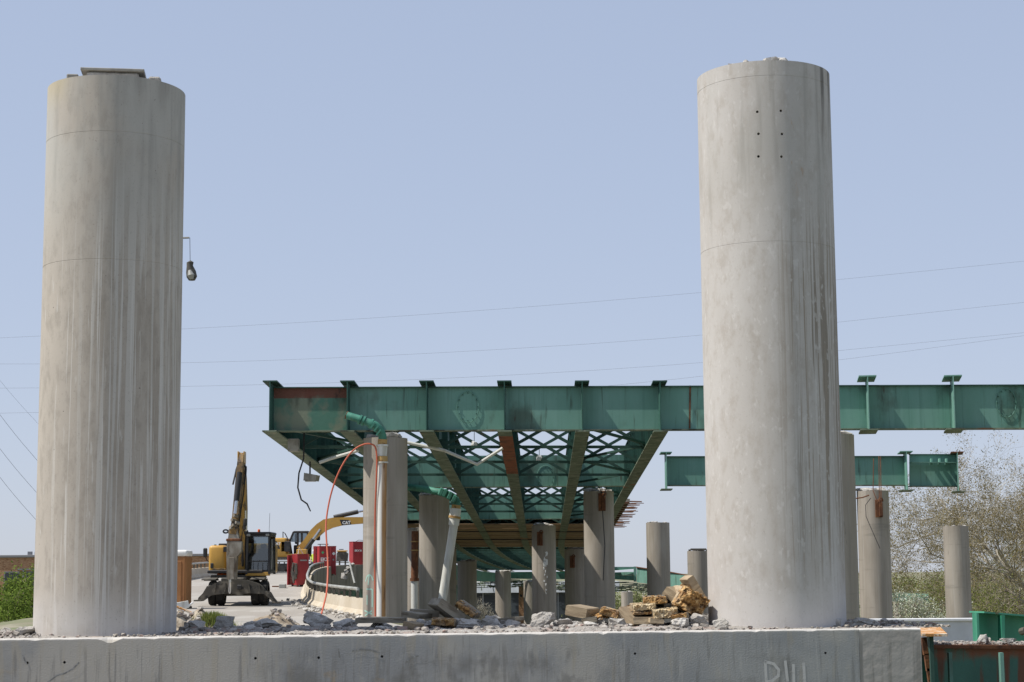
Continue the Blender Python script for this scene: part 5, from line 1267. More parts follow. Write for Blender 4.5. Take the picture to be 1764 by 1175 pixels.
# cab
cb0 = MB()
C_ = [(499, 933), (505.5, 917), (529, 917), (536, 936), (534, 957), (503, 957)]
yb, yf = .35, 1.3
for (a, b_), (c_, d_) in zip(C_, C_[1:] + C_[:1]):
    for yy in (yb, yf): cb0.bar(F(a, b_, yy), F(c_, d_, yy), .13, .13, (0, 1, 0))
for (a, b_) in C_: cb0.bar(F(a, b_, yb), F(a, b_, yf), .1, .1)
for a in (513, 520): cb0.bar(F(a, 917, yb), F(a, 955, yb), .14, .1, (0, 1, 0))
cbt = cb0.build('cab', 'black', tx_, world=False)
MB().box((F(517, 950).x, (yb + yf) / 2, F(500, 916).z), (1.05, 1.05, .12), ch=.03).build('cab_roof', 'black', cbt, world=False)
MB().box((F(519, 950).x, (yb + yf) / 2, F(500, 948).z), (1.2, .9, .75), ch=.05).build('cab_base', 'black', cbt, world=False)
MB().box((F(509, 950).x, .7, F(500, 928).z), (.25, .5, .75), ch=.06).build('seat', 'seat', cbt, world=False)
MB().prism([(F(a, b_).x, F(a, b_).z) for (a, b_) in C_[:4]], (0, yb + .02, 0), (1, 0, 0), (0, 0, 1), (0, .012, 0)).build('side_window', 'glass', cbt, world=False)
MB().tube([F(487.5, 932, -1.1), F(487.5, 916, -1.1), F(491, 919, -1.1), F(495, 927, -1.1), F(496, 932, -1.1)], .035, 6).build('hand_rail', 'black', tx_, world=False, smooth=True)
MB().box(F(548, 926, .2), (.3, .12, .42), ch=.05).build('mirror', 'black', cbt, world=False)
MB().tube([F(545, 928, .3), F(535, 930, .4)], .03, 6).build('mirror_arm', 'black', cbt, world=False)

# ================================================================== RED TOOL BOXES ETC
def red_box(lab, pxl, pxm, pxr, ytop, ybot, D, name='red_site_box'):
    """corner column pxm between a narrow sunlit left face and a wide front"""
    a = P(pxm, ybot, D); h = P(pxm, ytop, D).z - a.z
    wR = (pxr - pxm) * PX(D) * 1.06; wL = (pxm - pxl) * PX(D)
    yaw = R(-14); ux = Vector((math.cos(yaw), math.sin(yaw) * -1, 0)); dL = max(.7, wL / math.sin(R(30)))
    uy = Vector((-math.sin(R(30)), math.cos(R(30)), 0))
    z = roadz(D) + .012; h = P(pxm, ytop, D).z - z
    o = thing(name, lab, 'tool box', (a.x, D, z))
    p = Vector((0, 0, 0)); q = [p, ux * wR, ux * wR + uy * dL, uy * dL]
    mbx = MB().add([v + Vector((0, 0, .1)) for v in q] + [v + Vector((0, 0, h)) for v in q], [(0, 1, 2, 3), (7, 6, 5, 4), (0, 4, 5, 1), (1, 5, 6, 2), (2, 6, 7, 3), (3, 7, 4, 0)])
    bo_ = mbx.build('box_body', 'red', o, world=False)
    c = (q[1] + q[3]) / 2
    for v in (q[0], q[1], q[2], q[3]): MB().bar(v + Vector((0, 0, .02)) + (c - v) * .06, v + (c - v) * .06 + Vector((0, 0, h + .03)), .07, .07, (0, 1, 0)).build('corner_post', 'red', o, world=False)
    MB().add([v + (v - c) * .025 + Vector((0, 0, h)) for v in q] + [v + (v - c) * .025 + Vector((0, 0, h + .05)) for v in q], [(0, 1, 2, 3), (7, 6, 5, 4), (0, 4, 5, 1), (1, 5, 6, 2), (2, 6, 7, 3), (3, 7, 4, 0)]).build('lid', 'red', o, world=False)
    for k in (.1, .8): MB().bar(ux * wR * k + Vector((0, 0, .05)), ux * wR * k + uy * dL + Vector((0, 0, .05)), .12, .1).build('skid', 'dusty_steel', o, world=False)
    return o, ux, uy, wR, dL, h
def face_mat(o_, ux, u, z, off=.012):
    n = Vector((ux.y, -ux.x, 0)); return Matrix.Translation(ux * u + Vector((0, 0, z)) + n * off) @ Matrix(((ux.x, 0, n.x), (ux.y, 0, n.y), (0, 1, 0))).to_4x4()
def lettering(o_, ux, u, z, body, size, mat='white', bold=.01):
    me = text_mesh(body, size, .004, bold); me.materials.append(MAT[mat]); place(me, 'lettering', o_, face_mat(o_, ux, u, z))
def diamond(o_, ux, u, z, s0, mat):
    me = MB().add([(-s0, 0, 0), (0, -s0, 0), (s0, 0, 0), (0, s0, 0), (-s0, 0, .012), (0, -s0, .012), (s0, 0, .012), (0, s0, .012)], [(0, 1, 2, 3), (7, 6, 5, 4), (0, 4, 5, 1), (1, 5, 6, 2), (2, 6, 7, 3), (3, 7, 4, 0)]).mesh('placard', mat)
    place(me, 'placard', o_, face_mat(o_, ux, u, z))
o, ux, uy, wR, dL, h = red_box('tall red steel gang box with open door and coiled hose, near the curved parapet', 500, 512, 530, 956, 1003, 93)
MB().box(ux * wR * .55 + Vector((ux.y, -ux.x, 0)) * .012 + Vector((0, 0, h * .83)), (wR * .6, .012, .07), Matrix.Rotation(math.atan2(ux.y, ux.x), 3, 'Z')).build('sticker', 'lens', o, world=False)
MB().box(uy * dL + Vector((-.10, -.05, h / 2 + .05)), (.06, .5, h * .94), Matrix.Rotation(R(-20), 3, 'Z')).build('open_door', 'red', o, world=False)
MB().tube([Vector((-.16, .1 - .2, h * .12)), Vector((-.28, .05, h * .45)), Vector((-.2, .0, h * .75)), Vector((-.05, -.05, h * .72)), Vector((-.02, -.1, h * .4)), Vector((-.12, -.08, h * .2)), Vector((-.22, 0, h * .5)), Vector((-.1, -.03, h * .7)), Vector((-.06, -.1, h * .25))], .06, 6).build('coiled_hose', 'dusty_steel', o, world=False, smooth=True)
MB().tube([ux * wR * .3 + uy * dL * .5 + Vector((0, 0, h)), ux * wR * .4 + uy * dL * .5 + Vector((0, 0, h + .42)), ux * wR * .8 + uy * dL * .5 + Vector((0, 0, h))], .025, 5).build('lifting_sling', 'white', o, world=False)
o, ux, uy, wR, dL, h = red_box('red gas cylinder cage with green and white diamond placards', 539, 550, 577, 942, 987, 119)
diamond(o, ux, wR * .2, h * .80, .105, 'placard_green'); diamond(o, ux, wR * .86, h * .76, .12, 'white')
lettering(o, ux, wR * .32, h * .56, 'EKX', .30); diamond(o, ux, wR * .84, h * .55, .07, 'lens')
MB().bar(ux * wR * .68 + Vector((0, 0, .12)) + Vector((ux.y, -ux.x, 0)) * .01, ux * wR * .68 + Vector((0, 0, h - .02)) + Vector((ux.y, -ux.x, 0)) * .01, .06, .04, (0, 1, 0)).build('door_edge', 'red', o, world=False)
for k in (.15, .5): MB().tube([ux * wR * k + uy * .3 + Vector((0, 0, h)), ux * wR * k + uy * .3 + Vector((0, 0, h + .17))], .03, 6).build('post', 'dusty_steel', o, world=False)
MB().bar(ux * wR * .0 + uy * .3 + Vector((0, 0, h + .17)), ux * wR * .65 + uy * .3 + Vector((0, 0, h + .17)), .06, .05).build('top_rail', 'dusty_steel', o, world=False)
MB().box(-ux * .12 + uy * .5 + Vector((0, 0, h * .55 + .05)), (.16, .12, h * .9)).build('side_door', 'red', o, world=False)
o, ux, uy, wR, dL, h = red_box('red steel box with white lettering half hidden by the nearest column', 607, 608, 640, 934, 972, 136)
lettering(o, ux, wR * .26, h * .72, 'EKX 8', .20)
MB().tube([Vector((.1, .3, h)), Vector((.4, .3, h + .16)), Vector((.95, .3, h + .12)), Vector((1.3, .3, h))], .02, 5).build('lifting_sling', 'cable', o, world=False)
MB().box((P(484, 1000, 92).x, 92, roadz(92) + .06), (.5, .4, .12), ch=.02)
pl2 = MB().box((P(487, 996, 92).x, 92, roadz(92) + .11), (.34, .4, .2), ch=.02).build('small_crate', 'lens'); tag(pl2, 'small pale crate on the road beside the tall red box', 'crate')
pb = MB().bar((P(469, 999, 93).x, 93, roadz(93) + .05), (P(490, 999, 93).x, 93, roadz(93) + .05), .16, .06).build('steel_plank', 'rust'); tag(pb, 'thin rusty steel bar on the road left of the tall red box', 'bar')
# loader bucket far away
c = P(589, 958, 140); s0 = PX(140)
lo = thing('loader_bucket', 'yellow edged loader bucket far up the road, right of the gas cage', 'bucket', (c.x, 140, roadz(140)))
MB().prism([(-.45, -.35), (.4, -.35), (.45, .25), (.25, .42), (-.3, .42), (-.42, .25)], c + Vector((0, 0, -.05)), (1, 0, 0), (0, 0, 1), (0, .7, 0)).build('bucket_shell', 'dusty_steel', lo)
MB().box(c + Vector((.02, -.05, .40)), (.85, .12, .10), ch=.02).build('bucket_lip', 'yellow', lo)
MB().box(c + Vector((-.05, .0, .52)), (.35, .1, .06)).build('coupler', 'black', lo)
for x in (-.2, .25): MB().bar(c + Vector((x, .2, -.3)), Vector((c.x + x, 140.2, roadz(140))), .12, .12, (0, 1, 0)).build('support_arm', 'dusty_steel', lo)

# worker, mostly hidden by the gas cage
def person(loc, h):
    me = bpy.data.meshes.new('person'); s = h / 1.78
    V = [(0, 0, .95), (0, 0, 1.15), (0, 0, 1.38), (0, 0, 1.50), (0, -.01, 1.60), (0, -.01, 1.72),
         (.10, 0, .90), (.11, .0, .50), (.11, .02, .08), (.11, -.12, .04), (-.10, 0, .90), (-.12, .02, .50), (-.13, .04, .08), (-.13, -.10, .04),
         (.19, 0, 1.40), (.24, .02, 1.13), (.22, -.10, .90), (.21, -.13, .82), (-.19, 0, 1.40), (-.25, 0, 1.13), (-.24, -.12, .92), (-.23, -.16, .84)]
    Ed = [(0, 1), (1, 2), (2, 3), (3, 4), (4, 5), (0, 6), (6, 7), (7, 8), (8, 9), (0, 10), (10, 11), (11, 12), (12, 13), (2, 14), (14, 15), (15, 16), (16, 17), (2, 18), (18, 19), (19, 20), (20, 21)]
    Rd = [.15, .14, .15, .06, .085, .085, .09, .065, .045, .04, .09, .065, .045, .04, .065, .048, .035, .035, .065, .048, .035, .035]
    me.from_pydata([tuple(c * s for c in v) for v in V], Ed, []); ob = bpy.data.objects.new('person', me); COL.objects.link(ob)
    md = ob.modifiers.new('Skin', 'SKIN')
    for i, r_ in enumerate(Rd): me.skin_vertices[0].data[i].radius = (r_ * s, r_ * s * .8); me.skin_vertices[0].data[i].use_root = (i == 0)
    sb = ob.modifiers.new('Sub', 'SUBSURF'); sb.levels = sb.render_levels = 2
    dg_ = bpy.context.evaluated_depsgraph_get(); m2 = bpy.data.meshes.new_from_object(ob.evaluated_get(dg_)); bpy.data.objects.remove(ob)
    m2.materials.clear()
    for mm in ('hivis', 'denim', 'skin'): m2.materials.append(MAT[mm])
    for p in m2.polygons:
        z = p.center.z / s; x = abs(p.center.x) / s
        p.material_index = 1 if z < .93 and x < .19 else (2 if (z > 1.47 or (z < 1.1 and x > .19)) else 0); p.use_smooth = True
    ob = bpy.data.objects.new('person', m2); COL.objects.link(ob); ob.location = loc; WM[ob.name] = Matrix.Translation(Vector(loc))
    hat = MB().lathe([(.15, 1.68), (.125, 1.70), (.115, 1.76), (.08, 1.81), (.01, 1.83)], 16, (0, -.01, 0)); hat.v = [v * s for v in hat.v]
    hat.build('hard_hat', 'hardhat', ob, world=False, smooth=True); return ob
pe = person((P(541.5, 970, 121).x, 121.0, roadz(121) + .012), 1.72)
tag(pe, 'worker in lime safety vest standing partly behind the red gas cage', 'person')

# portable toilet behind the streaked pillar
D = 72; c = P(298, 1036, D); z = roadz(D) + .0; W = 1.2; H = P(300, 953, D).z - z
tl = thing('portable_toilet', 'orange brown portable toilet with white roof beside the streaked pillar', 'portable toilet', (P(299.5, 1030, D).x, D, z))
MB().box((0, 0, H / 2 - .05), (W, 1.2, H - .15), ch=.04).build('cabin', 'toilet_orange', tl, world=False)
MB().box((0, 0, .06), (W + .06, 1.26, .12), ch=.03).build('skid_base', 'black', tl, world=False)
round_body(-W / 2 - .03, W / 2 + .03, -.63, .63, H - .14, H + .12, .09, 'white', 'roof', tl)
MB().box((0, -.615, H / 2 - .1), (.8, .03, H - .45), ch=.01).build('door', 'toilet_orange', tl, world=False)
for x in (-.5, .5): MB().box((x, -.61, H / 2 - .05), (.05, .04, H - .3)).build('corner_rib', 'toilet_orange', tl, world=False)

# dirt heap, grass and scrap behind the cap
def mound(name, lab, cat, px, D, w_, dpt, h, seed, mat='dirt'):
    c = P(px, 1000, D); z = terrain_z(c.x, D) - .08; mbx = MB(); n = 36
    for j in range(n + 1):
        for i in range(n + 1):
            u, v = i / n * 2 - 1, j / n * 2 - 1; rr_ = math.sqrt(u * u + v * v)
            hh = max(0, 1 - rr_ ** 1.6) * h * (1 + .5 * mnoise.noise(Vector((u * 2.2, v * 2.2, seed)))) + .10 * h * mnoise.noise(Vector((u * 7, v * 7, seed))) * (rr_ < 1.0) + .06 * h * mnoise.noise(Vector((u * 17, v * 17, seed)))
            mbx.v.append(Vector((c.x + u * w_ / 2, D + v * dpt / 2, z + hh)))
    for j in range(n):
        for i in range(n): mbx.f.append((j * (n + 1) + i, j * (n + 1) + i + 1, (j + 1) * (n + 1) + i + 1, (j + 1) * (n + 1) + i))
    rr = random.Random(seed); ob = mbx.build(name, mat, smooth=60); tag(ob, lab, cat)
    st_ = MB()
    for k in range(70):
        u, v = rr.gauss(0, .45), rr.gauss(0, .4)
        if u * u + v * v > .95: continue
        hh = max(0, 1 - (u * u + v * v) ** .8) * h * (1 + .5 * mnoise.noise(Vector((u * 2.2, v * 2.2, seed)))); s1 = rr.choice([.03, .05, .07, .1, .15])
        vv, ff = small[rr.randrange(14)]; rz = Matrix.Rotation(rr.uniform(0, 6.28), 3, 'Z'); st_.add([Vector((c.x + u * w_ / 2, D + v * dpt / 2, z + hh - .01)) + rz @ (q * s1) for q in vv], ff)
    so_ = st_.build('stones', 'gravel', ob); so_['kind'] = 'stuff'
    return ob, c, z
mound('dirt_mound', 'dirt mound with stones on the road edge below the breaker', 'dirt mound', 470, 49, 2.1, 1.8, .50, 3)
mo, mc, mz = mound('dirt_mound', 'dark earth and grass covered mound beside the streaked pillar', 'dirt mound', 352, 48, 2.0, 2.2, .62, 7)
mound('dirt_mound', 'low dark earth bank close beside the streaked pillar foot', 'dirt mound', 318, 46, 1.4, 1.6, .60, 9)
def blades(name, lab, c, z, rx, ry, n, h, seed, base=0.0):
    rr = random.Random(seed); mbx = MB()
    for k in range(n):
        u, v = rr.gauss(0, .42), rr.gauss(0, .42); p = Vector((c.x + u * rx, c.y + v * ry, z + base * max(0, 1 - (u * u + v * v)))); a = rr.uniform(0, 6.28); hh = h * rr.uniform(.5, 1); l = rr.uniform(.1, .6) * hh
        w_ = Vector((math.cos(a + 1.57), math.sin(a + 1.57), 0)) * .012; t = Vector((math.cos(a) * l, math.sin(a) * l, hh))
        mbx.add([p - w_, p + w_, p + w_ * .7 + t * .6, p - w_ * .7 + t * .6, p + t], [(0, 1, 2, 3), (3, 2, 4)])
    tag(mbx.build(name, 'grass'), lab, 'grass', kind='stuff')
blades('grass', 'tuft of green grass growing on the dark mound', Vector((P(368, 1000, 48).x, 48 - .3, 0)), mz, .8, .7, 1500, .28, 4, .40)
for (px, py, D, sz, rot, mat, lab) in ((322, 1046, 50, (.42, .2, .04), 38, 'white', 'white scrap sheet tilted on the earth mound'), (316, 1050, 49, (.5, .2, .05), -25, 'rust_top', 'rusty orange scrap strip on the earth mound'), (313, 1043, 50, (.35, .3, .2), 10, 'pvc', 'crumpled pale scrap beside the streaked pillar')):
    s_o = MB().box(P(px, py, D), sz, Matrix.Rotation(R(-rot), 3, 'Y') @ Matrix.Rotation(R(20), 3, 'Z'), .01).build('scrap_sheet', mat); tag(s_o, lab, 'scrap')

# ================================================================== STREET LAMP HEAD HANGING BEHIND THE LEFT PILLAR
D = 55; s0 = PX(D)
lp = thing('street_lamp', 'broken street lamp whose head dangles on a wire beside the streaked pillar', 'street lamp', (P(255, 1000, D).x, D, terrain_z(P(255, 1000, D).x, D)))
top = P(255, 420, D)
MB().tube([Vector((top.x, D, terrain_z(top.x, D))), Vector((top.x, D, top.z))], [.11, .07], 12).build('pole', 'lamp', lp, smooth=True)
MB().tube([top, P(275, 411, D), P(326, 409.5, D)], .03, 8).build('arm', 'lamp', lp, smooth=True)
MB().tube([P(327, 409.5, D), P(327.5, 450, D)], .009, 5).build('wire', 'cable', lp)
hc = P(330, 468, D)
hd = MB().tube([P(326.5, 450, D), P(327.5, 452, D), P(327, 458, D), P(329, 468, D), P(330.5, 477, D), P(330.5, 483, D)], [.05, .11, .10, .155, .165, .10], 12).build('lamp_head', 'dusty_steel', lp, smooth=True)
MB().tube([P(327, 466, D - .1), P(329, 474, D - .13), P(330, 481, D - .1)], [.06, .11, .06], 10).build('lens', 'lens', hd, smooth=True)

# ================================================================== FAR CURVED BRIDGE
fb = thing('far_green_bridge', 'distant curved green girder bridge crossing behind the columns', 'bridge', P(950, 1010, 172))
def strip(pts, depth, name, mat, par):
    mbx = MB()
    n = len(pts)
    for (px, yt, yb_, D) in pts:
        t, b_ = P(px, yt, D), P(px, yb_, D); mbx.v += [t, b_, b_ + Vector((0, depth, 0)), t + Vector((0, depth, 0))]
    for i in range(n - 1):
        for k in range(4): mbx.f.append((i * 4 + k, i * 4 + (k + 1) % 4, i * 4 + 4 + (k + 1) % 4, i * 4 + 4 + k))
    mbx.f += [(3, 2, 1, 0), tuple((n - 1) * 4 + k for k in range(4))]
    return mbx.build(name, mat, par)
strip([(690, 972, 996, 158), (786, 973, 999, 160), (830, 984, 1002, 163), (868, 988, 1001, 168)], .06, 'girder', 'green', fb)
strip([(868, 987.5, 997, 170), (930, 987, 997.5, 172), (1000, 986.5, 998, 172), (1059, 986, 998, 171), (1093, 985, 1000, 170)], .06, 'girder', 'green', fb)
strip([(868, 985.5, 988, 169.8), (1000, 984.5, 987, 171.8), (1093, 976.5, 980, 169.5)], .3, 'top_rail', 'green_bright', fb)
strip([(1059, 976.5, 980, 169), (1093, 976.5, 980, 169)], .3, 'top_rail', 'green', fb)
strip([(1059, 990.5, 991.5, 168.5), (1093, 990, 991.5, 168.5)], .6, 'ledge', 'flange', fb)
strip([(1092, 976, 1002, 168.8), (1096.5, 976, 1002, 168.8)], .4, 'end_plate', 'green', fb)
strip([(1097, 976.5, 1003, 168.5), (1125, 980, 1007, 164), (1153, 985, 1012, 160), (1185, 992, 1020, 154), (1240, 1001, 1032, 146)], .06, 'girder', 'green', fb)
strip([(1096, 976, 977.6, 168.2), (1153, 984.4, 986, 159.5), (1240, 1000.4, 1002, 145.5)], .5, 'top_flange', 'rust', fb)
strip([(1534, 1020.5, 1036, 190), (1560, 1020.5, 1036.5, 190), (1600, 1023, 1040, 188)], .06, 'girder', 'green', fb)
strip([(1534, 1019.4, 1021, 189.5), (1600, 1022, 1023.4, 187.5)], .5, 'top_flange', 'flange', fb)
ct = MB().lathe([(.55, -9), (.55, 0)], 24, P(1548, 1036, 190.5)).build('far_column', 'concrete', smooth=40); tag(ct, 'far column under the distant green girder near the blossom bush', 'column')
# falsework clutter under it
rr = random.Random(77); fwk = MB()
for k in range(520):
    px = rr.uniform(690, 1215); D = 168 if px < 1095 else lerp(166, 148, (px - 1095) / 120); y0 = lerp(998, 1003, sstep(900, 1000, px)) if px < 1095 else lerp(1004, 1024, (px - 1095) / 120)
    y = y0 + rr.uniform(0, 15); l = rr.uniform(6, 26)
    if rr.random() < .75: fwk.bar(P(px, y, D + rr.uniform(0, 8)), P(px + l, y + rr.uniform(-.8, 1.6), D + rr.uniform(0, 8)), .06, .07)
    else: fwk.bar(P(px, y, D + rr.uniform(0, 8)), P(px + rr.uniform(-2, 2), y + rr.uniform(2, 8), D + rr.uniform(0, 8)), .06, .06)
ob = fwk.build('falsework', 'flange', fb); ob['kind'] = 'stuff'
# girders curving from the end of the main span towards it
cv = thing('curved_girders', 'dark green girders curving off to the right behind the timber shielding', 'bridge', gb(2, 124))
def cpt(i, D, z=0.0):
    q = gb(i, D); s = max(0, D - 121); return q + Vector((.0010 * s * s, 0, z))
for i in range(6):
    pts = [cpt(i, 121.5 + k * 5.6) for k in range(11)]
    wb = MB()
    for p in pts: wb.v += [p + Vector((0, 0, .06)), p + Vector((0, 0, GH - .06)), p + Vector((.03, 0, GH - .06)), p + Vector((.03, 0, .06))]
    for k in range(10):
        for j in range(4): wb.f.append((k * 4 + j, k * 4 + (j + 1) % 4, k * 4 + 4 + (j + 1) % 4, k * 4 + 4 + j))
    gi = wb.build('girder', 'green_grimy_shaded', cv)
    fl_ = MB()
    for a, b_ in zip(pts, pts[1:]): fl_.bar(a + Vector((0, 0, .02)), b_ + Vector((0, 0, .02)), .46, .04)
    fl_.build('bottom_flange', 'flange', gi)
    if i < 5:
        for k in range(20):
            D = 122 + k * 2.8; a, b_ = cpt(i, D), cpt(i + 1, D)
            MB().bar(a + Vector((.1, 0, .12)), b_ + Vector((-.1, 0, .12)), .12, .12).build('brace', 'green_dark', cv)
            for j in range(3): MB().bar(a.lerp(b_, .2 + .3 * j) + Vector((0, 0, .15)), a.lerp(b_, .2 + .3 * j) + Vector((0, 0, GH - .1)), .14, .06, (0, 1, 0)).build('vertical_brace', 'green', cv)

# ================================================================== RIGHT FOREGROUND STEEL
D = 26.0
fgd = thing('foreground_girder', 'rust streaked green girder with rubble on its flange, right of the pier cap', 'girder', P(1680, 1118, D))
a, b_ = P(1560, 1116, D), P(1900, 1118, D + 1.0)
org = (a + b_) / 2
def seg_local(name, mat, mbx, org, par):
    mbx.v = [v - org for v in mbx.v]; o_ = bpy.data.objects.new(name, mbx.mesh(name, mat)); COL.objects.link(o_); o_.parent = par
    o_.matrix_local = wm(par).inverted() @ Matrix.Translation(org); WM[o_.name] = Matrix.Translation(org); return o_
dz = Vector((0, 0, -1.3))
seg_local('web', 'green_rust', MB().add([a, b_, b_ + dz, a + dz] + [v + Vector((0, .03, 0)) for v in (a, b_, b_ + dz, a + dz)], [(0, 1, 2, 3), (7, 6, 5, 4), (0, 4, 5, 1), (1, 5, 6, 2), (2, 6, 7, 3), (3, 7, 4, 0)]), org, fgd)
MB().bar(a + Vector((0, .42, .02)), b_ + Vector((0, .42, .02)), 1.0, .05).build('top_flange', 'rust', fgd)
for px in (1634, 1722):
    p = P(px, 1118, D); MB().box(p + Vector((0, -.06, -.65)), (.05, .1, 1.2)).build('stiffener', 'green_rust' if 0 else 'green', fgd)
gm = MB(); rr = random.Random(31)
for k in range(900):
    t = rr.random(); p = a.lerp(b_, t) + Vector((0, rr.uniform(.0, .85), .045)); s1 = rr.choice([.015, .02, .03, .04, .06])
    v, f = small[rr.randrange(14)]; rz = Matrix.Rotation(rr.uniform(0, 6.28), 3, 'Z'); gm.add([p + rz @ (q * s1) for q in v], f)
ob = gm.build('flange_rubble', 'gravel', fgd); ob['kind'] = 'stuff'
for (px, w_, h_, lab) in ((1692, 22, 13, 'pale stone on the rubble flange at the foot of the beige column'), (1700, 12, 8, 'small dark stone on the rubble flange beside the pale stone'), (1735, 30, 7, 'flat stone slab on the rubble flange near the picture edge')):
    p = P(px, 1105, D + .5); p.z = a.z + .04; v, f = rock(random.Random(px), w_ * PX(D), .2, h_ * PX(D) * 1.3, 1); m_ = MB().add([p + q for q in v], f).build('loose_stone', 'chunk'); tag(m_, lab, 'stone', 'stones on the rubble flange')
# T shaped beam end
tb_ = thing('tee_beam', 'upright steel tee with rusty orange top plate at the cap end', 'beam', P(1606, 1180, 24.5))
q = [P(1578, 1079.5, 26.6), P(1618, 1079, 26.6), P(1632, 1092, 24.4), P(1588, 1092, 24.4)]
zz = q[0].z
q[0] = P(1579, 1080, 26.4); q[1] = P(1620, 1080, 26.4)
MB().add(q + [v - Vector((0, 0, .035)) for v in q], [(0, 1, 2, 3), (7, 6, 5, 4), (0, 4, 5, 1), (1, 5, 6, 2), (2, 6, 7, 3), (3, 7, 4, 0)]).build('top_plate', 'rust_top', tb_)
MB().add([P(1601, 1095, 24.6), P(1608, 1095, 24.6), P(1611, 1190, 24.6), P(1605, 1190, 24.6)] + [P(1596, 1094, 26.2), P(1600, 1094, 26.2), P(1604, 1185, 26.2), P(1600, 1185, 26.2)], [(0, 1, 2, 3), (7, 6, 5, 4), (0, 4, 5, 1), (1, 5, 6, 2), (2, 6, 7, 3), (3, 7, 4, 0)]).build('web', 'green_dark', tb_)
for (u, v) in ((1591, 1112), (1596, 1140), (1600, 1165)): MB().bar(P(u, v - 14, 25.2), P(u + 4, v + 16, 25.2), .07, .07).build('torn_edge', 'rust', tb_)
# bright green girder lying behind
D = 33
bg_ = thing('bright_green_girder', 'bright green steel girder lying behind the rubble flange at the picture edge', 'girder', P(1730, 1104, D))
A = [P(1682, 1056, D), P(1850, 1070, D + 1), P(1850, 1125, D + 1), P(1684, 1110, D)]
MB().add(A + [v + Vector((0, .03, 0)) for v in A], [(0, 1, 2, 3), (7, 6, 5, 4), (0, 4, 5, 1), (1, 5, 6, 2), (2, 6, 7, 3), (3, 7, 4, 0)]).build('web', 'green_bright', bg_)
MB().bar(A[0] + Vector((-.02, -.1, .02)), A[1] + Vector((0, -.1, .02)), .42, .03).build('top_flange', 'green_bright', bg_)
MB().bar(A[0] + Vector((-.05, -.12, .0)), A[3] + Vector((-.05, -.12, 0)), .04, .32, (0, 1, 0)).build('end_plate', 'green_bright', bg_)
MB().bar(P(1725, 1060, D - .12), P(1725, 1112, D - .12), .06, .24, (0, 1, 0)).build('stiffener', 'green_bright', bg_)
MB().tube([P(1760, 1088, D - .04), P(1768, 1086, D - .2)], .07, 8).build('cable_eye', 'dusty_steel', bg_)
# pale wall strip
D = 62
a, b_ = P(1480, 1066, D), P(1760, 1067, D)
ww = thing('white_barrier', 'long low white barrier wall behind the columns, below the blossom bush', 'barrier', (a + b_) / 2 + Vector((0, 0, -3)))
MB().box((a + b_) / 2 + Vector((0, 0, -1.5)), ((b_ - a).length, .25, 2.9)).build('wall_panel', 'white_wall', ww)
MB().box((a + b_) / 2 + Vector((0, -.03, -.02)), ((b_ - a).length, .4, .1), ch=.02).build('coping', 'white_wall', ww)

# ================================================================== BUILDINGS
D = 150; a = P(-60, 960, D); b_ = P(72, 959, D)
br = thing('brick_building', 'low tan brick building with flat roof behind the leafy tree', 'building', ((a.x + b_.x) / 2, D + 6, -6.2))
W = 30; cxb = b_.x - 2 + 0; H = a.z + 6.2; off = (b_.x + 14) - (a.x + b_.x) / 2 - W / 2
MB().box((off, 0, H / 2), (W, 12, H)).build('brick_wall', 'brick', br, world=False)
MB().box((off, 0, H + .05), (W + .3, 12.3, .22), ch=.03).build('roof_edge', 'roofing', br, world=False)
for (px, py, w_, h_) in ((58, 1003, 1.3, 1.8), (20, 1003, 1.3, 1.8)):
    c = wm(br).inverted() @ P(px, py, D); wf = MB().box((c.x, -6.02, c.z), (w_, .08, h_)).build('window', 'roofing', br, world=False)
    MB().box((c.x, -6.07, c.z), (w_ - .2, .03, h_ - .2)).build('pane', 'dark_glass', wf, world=False)
for (px, w_) in ((44, .25), (51, .25), (57, .2)): c = wm(br).inverted() @ P(px, 955, D); MB().tube([(c.x, -3, H), (c.x, -3, H + .45)], .06, 6).build('roof_vent', 'roofing', br, world=False)
c = wm(br).inverted() @ P(35, 957, D); MB().box((c.x, -3, H + .3), (.35, .3, .35)).build('roof_vent', 'roofing', br, world=False)
c = wm(br).inverted() @ P(45, 985, D); MB().box((c.x + .5, -6.1, c.z + .2), (2.4, .15, .12)).build('conduit', 'roofing', br, world=False); MB().box((c.x - .2, -6.1, c.z - .6), (.15, .15, 1.6)).build('conduit', 'roofing', br, world=False)
D = 240; a = P(690, 1004, D); b_ = P(1060, 1004, D)
sb_ = thing('shop_building', 'long building with white fascia and dark glass front under the bridge', 'building', ((a.x + b_.x) / 2, D, -6))
W = b_.x - a.x; H = a.z + 6; zf = P(860, 1021, D).z + 6
MB().box((0, 4, zf / 2 + .0), (W, 8, zf)).build('front_wall', 'dark_glass', sb_, world=False)
MB().box((0, 3.6, (H + zf) / 2), (W + 1, 9, H - zf)).build('fascia', 'white_wall', sb_, world=False)
for k in range(9): MB().box((-W / 2 + 1 + k * (W - 2) / 8, -.05, zf / 2), (.18, .1, zf)).build('mullion', 'roofing', sb_, world=False)
pbk = P(899, 1011, 175)
bp_ = thing('brick_pier', 'narrow tan brick pier between the small far columns', 'brick pier', (pbk.x, 175, -6))
MB().box((0, 0, (pbk.z + 6) / 2), (.62, .6, pbk.z + 6)).build('pier_shaft', 'brick', bp_, world=False)
MB().box((0, 0, pbk.z + 6.05), (.72, .7, .1)).build('cap_stone', 'concrete', bp_, world=False)
MB().lathe([(.09, 0), (.09, .04)], 12, (0, 0, 0)).mesh('x', 'black')
c = P(897.5, 1026, 175); mbx = MB().tube([c + Vector((0, -.31, 0)), c + Vector((0, -.36, 0))], .12, 12); mbx.build('wall_lamp', 'black', bp_)

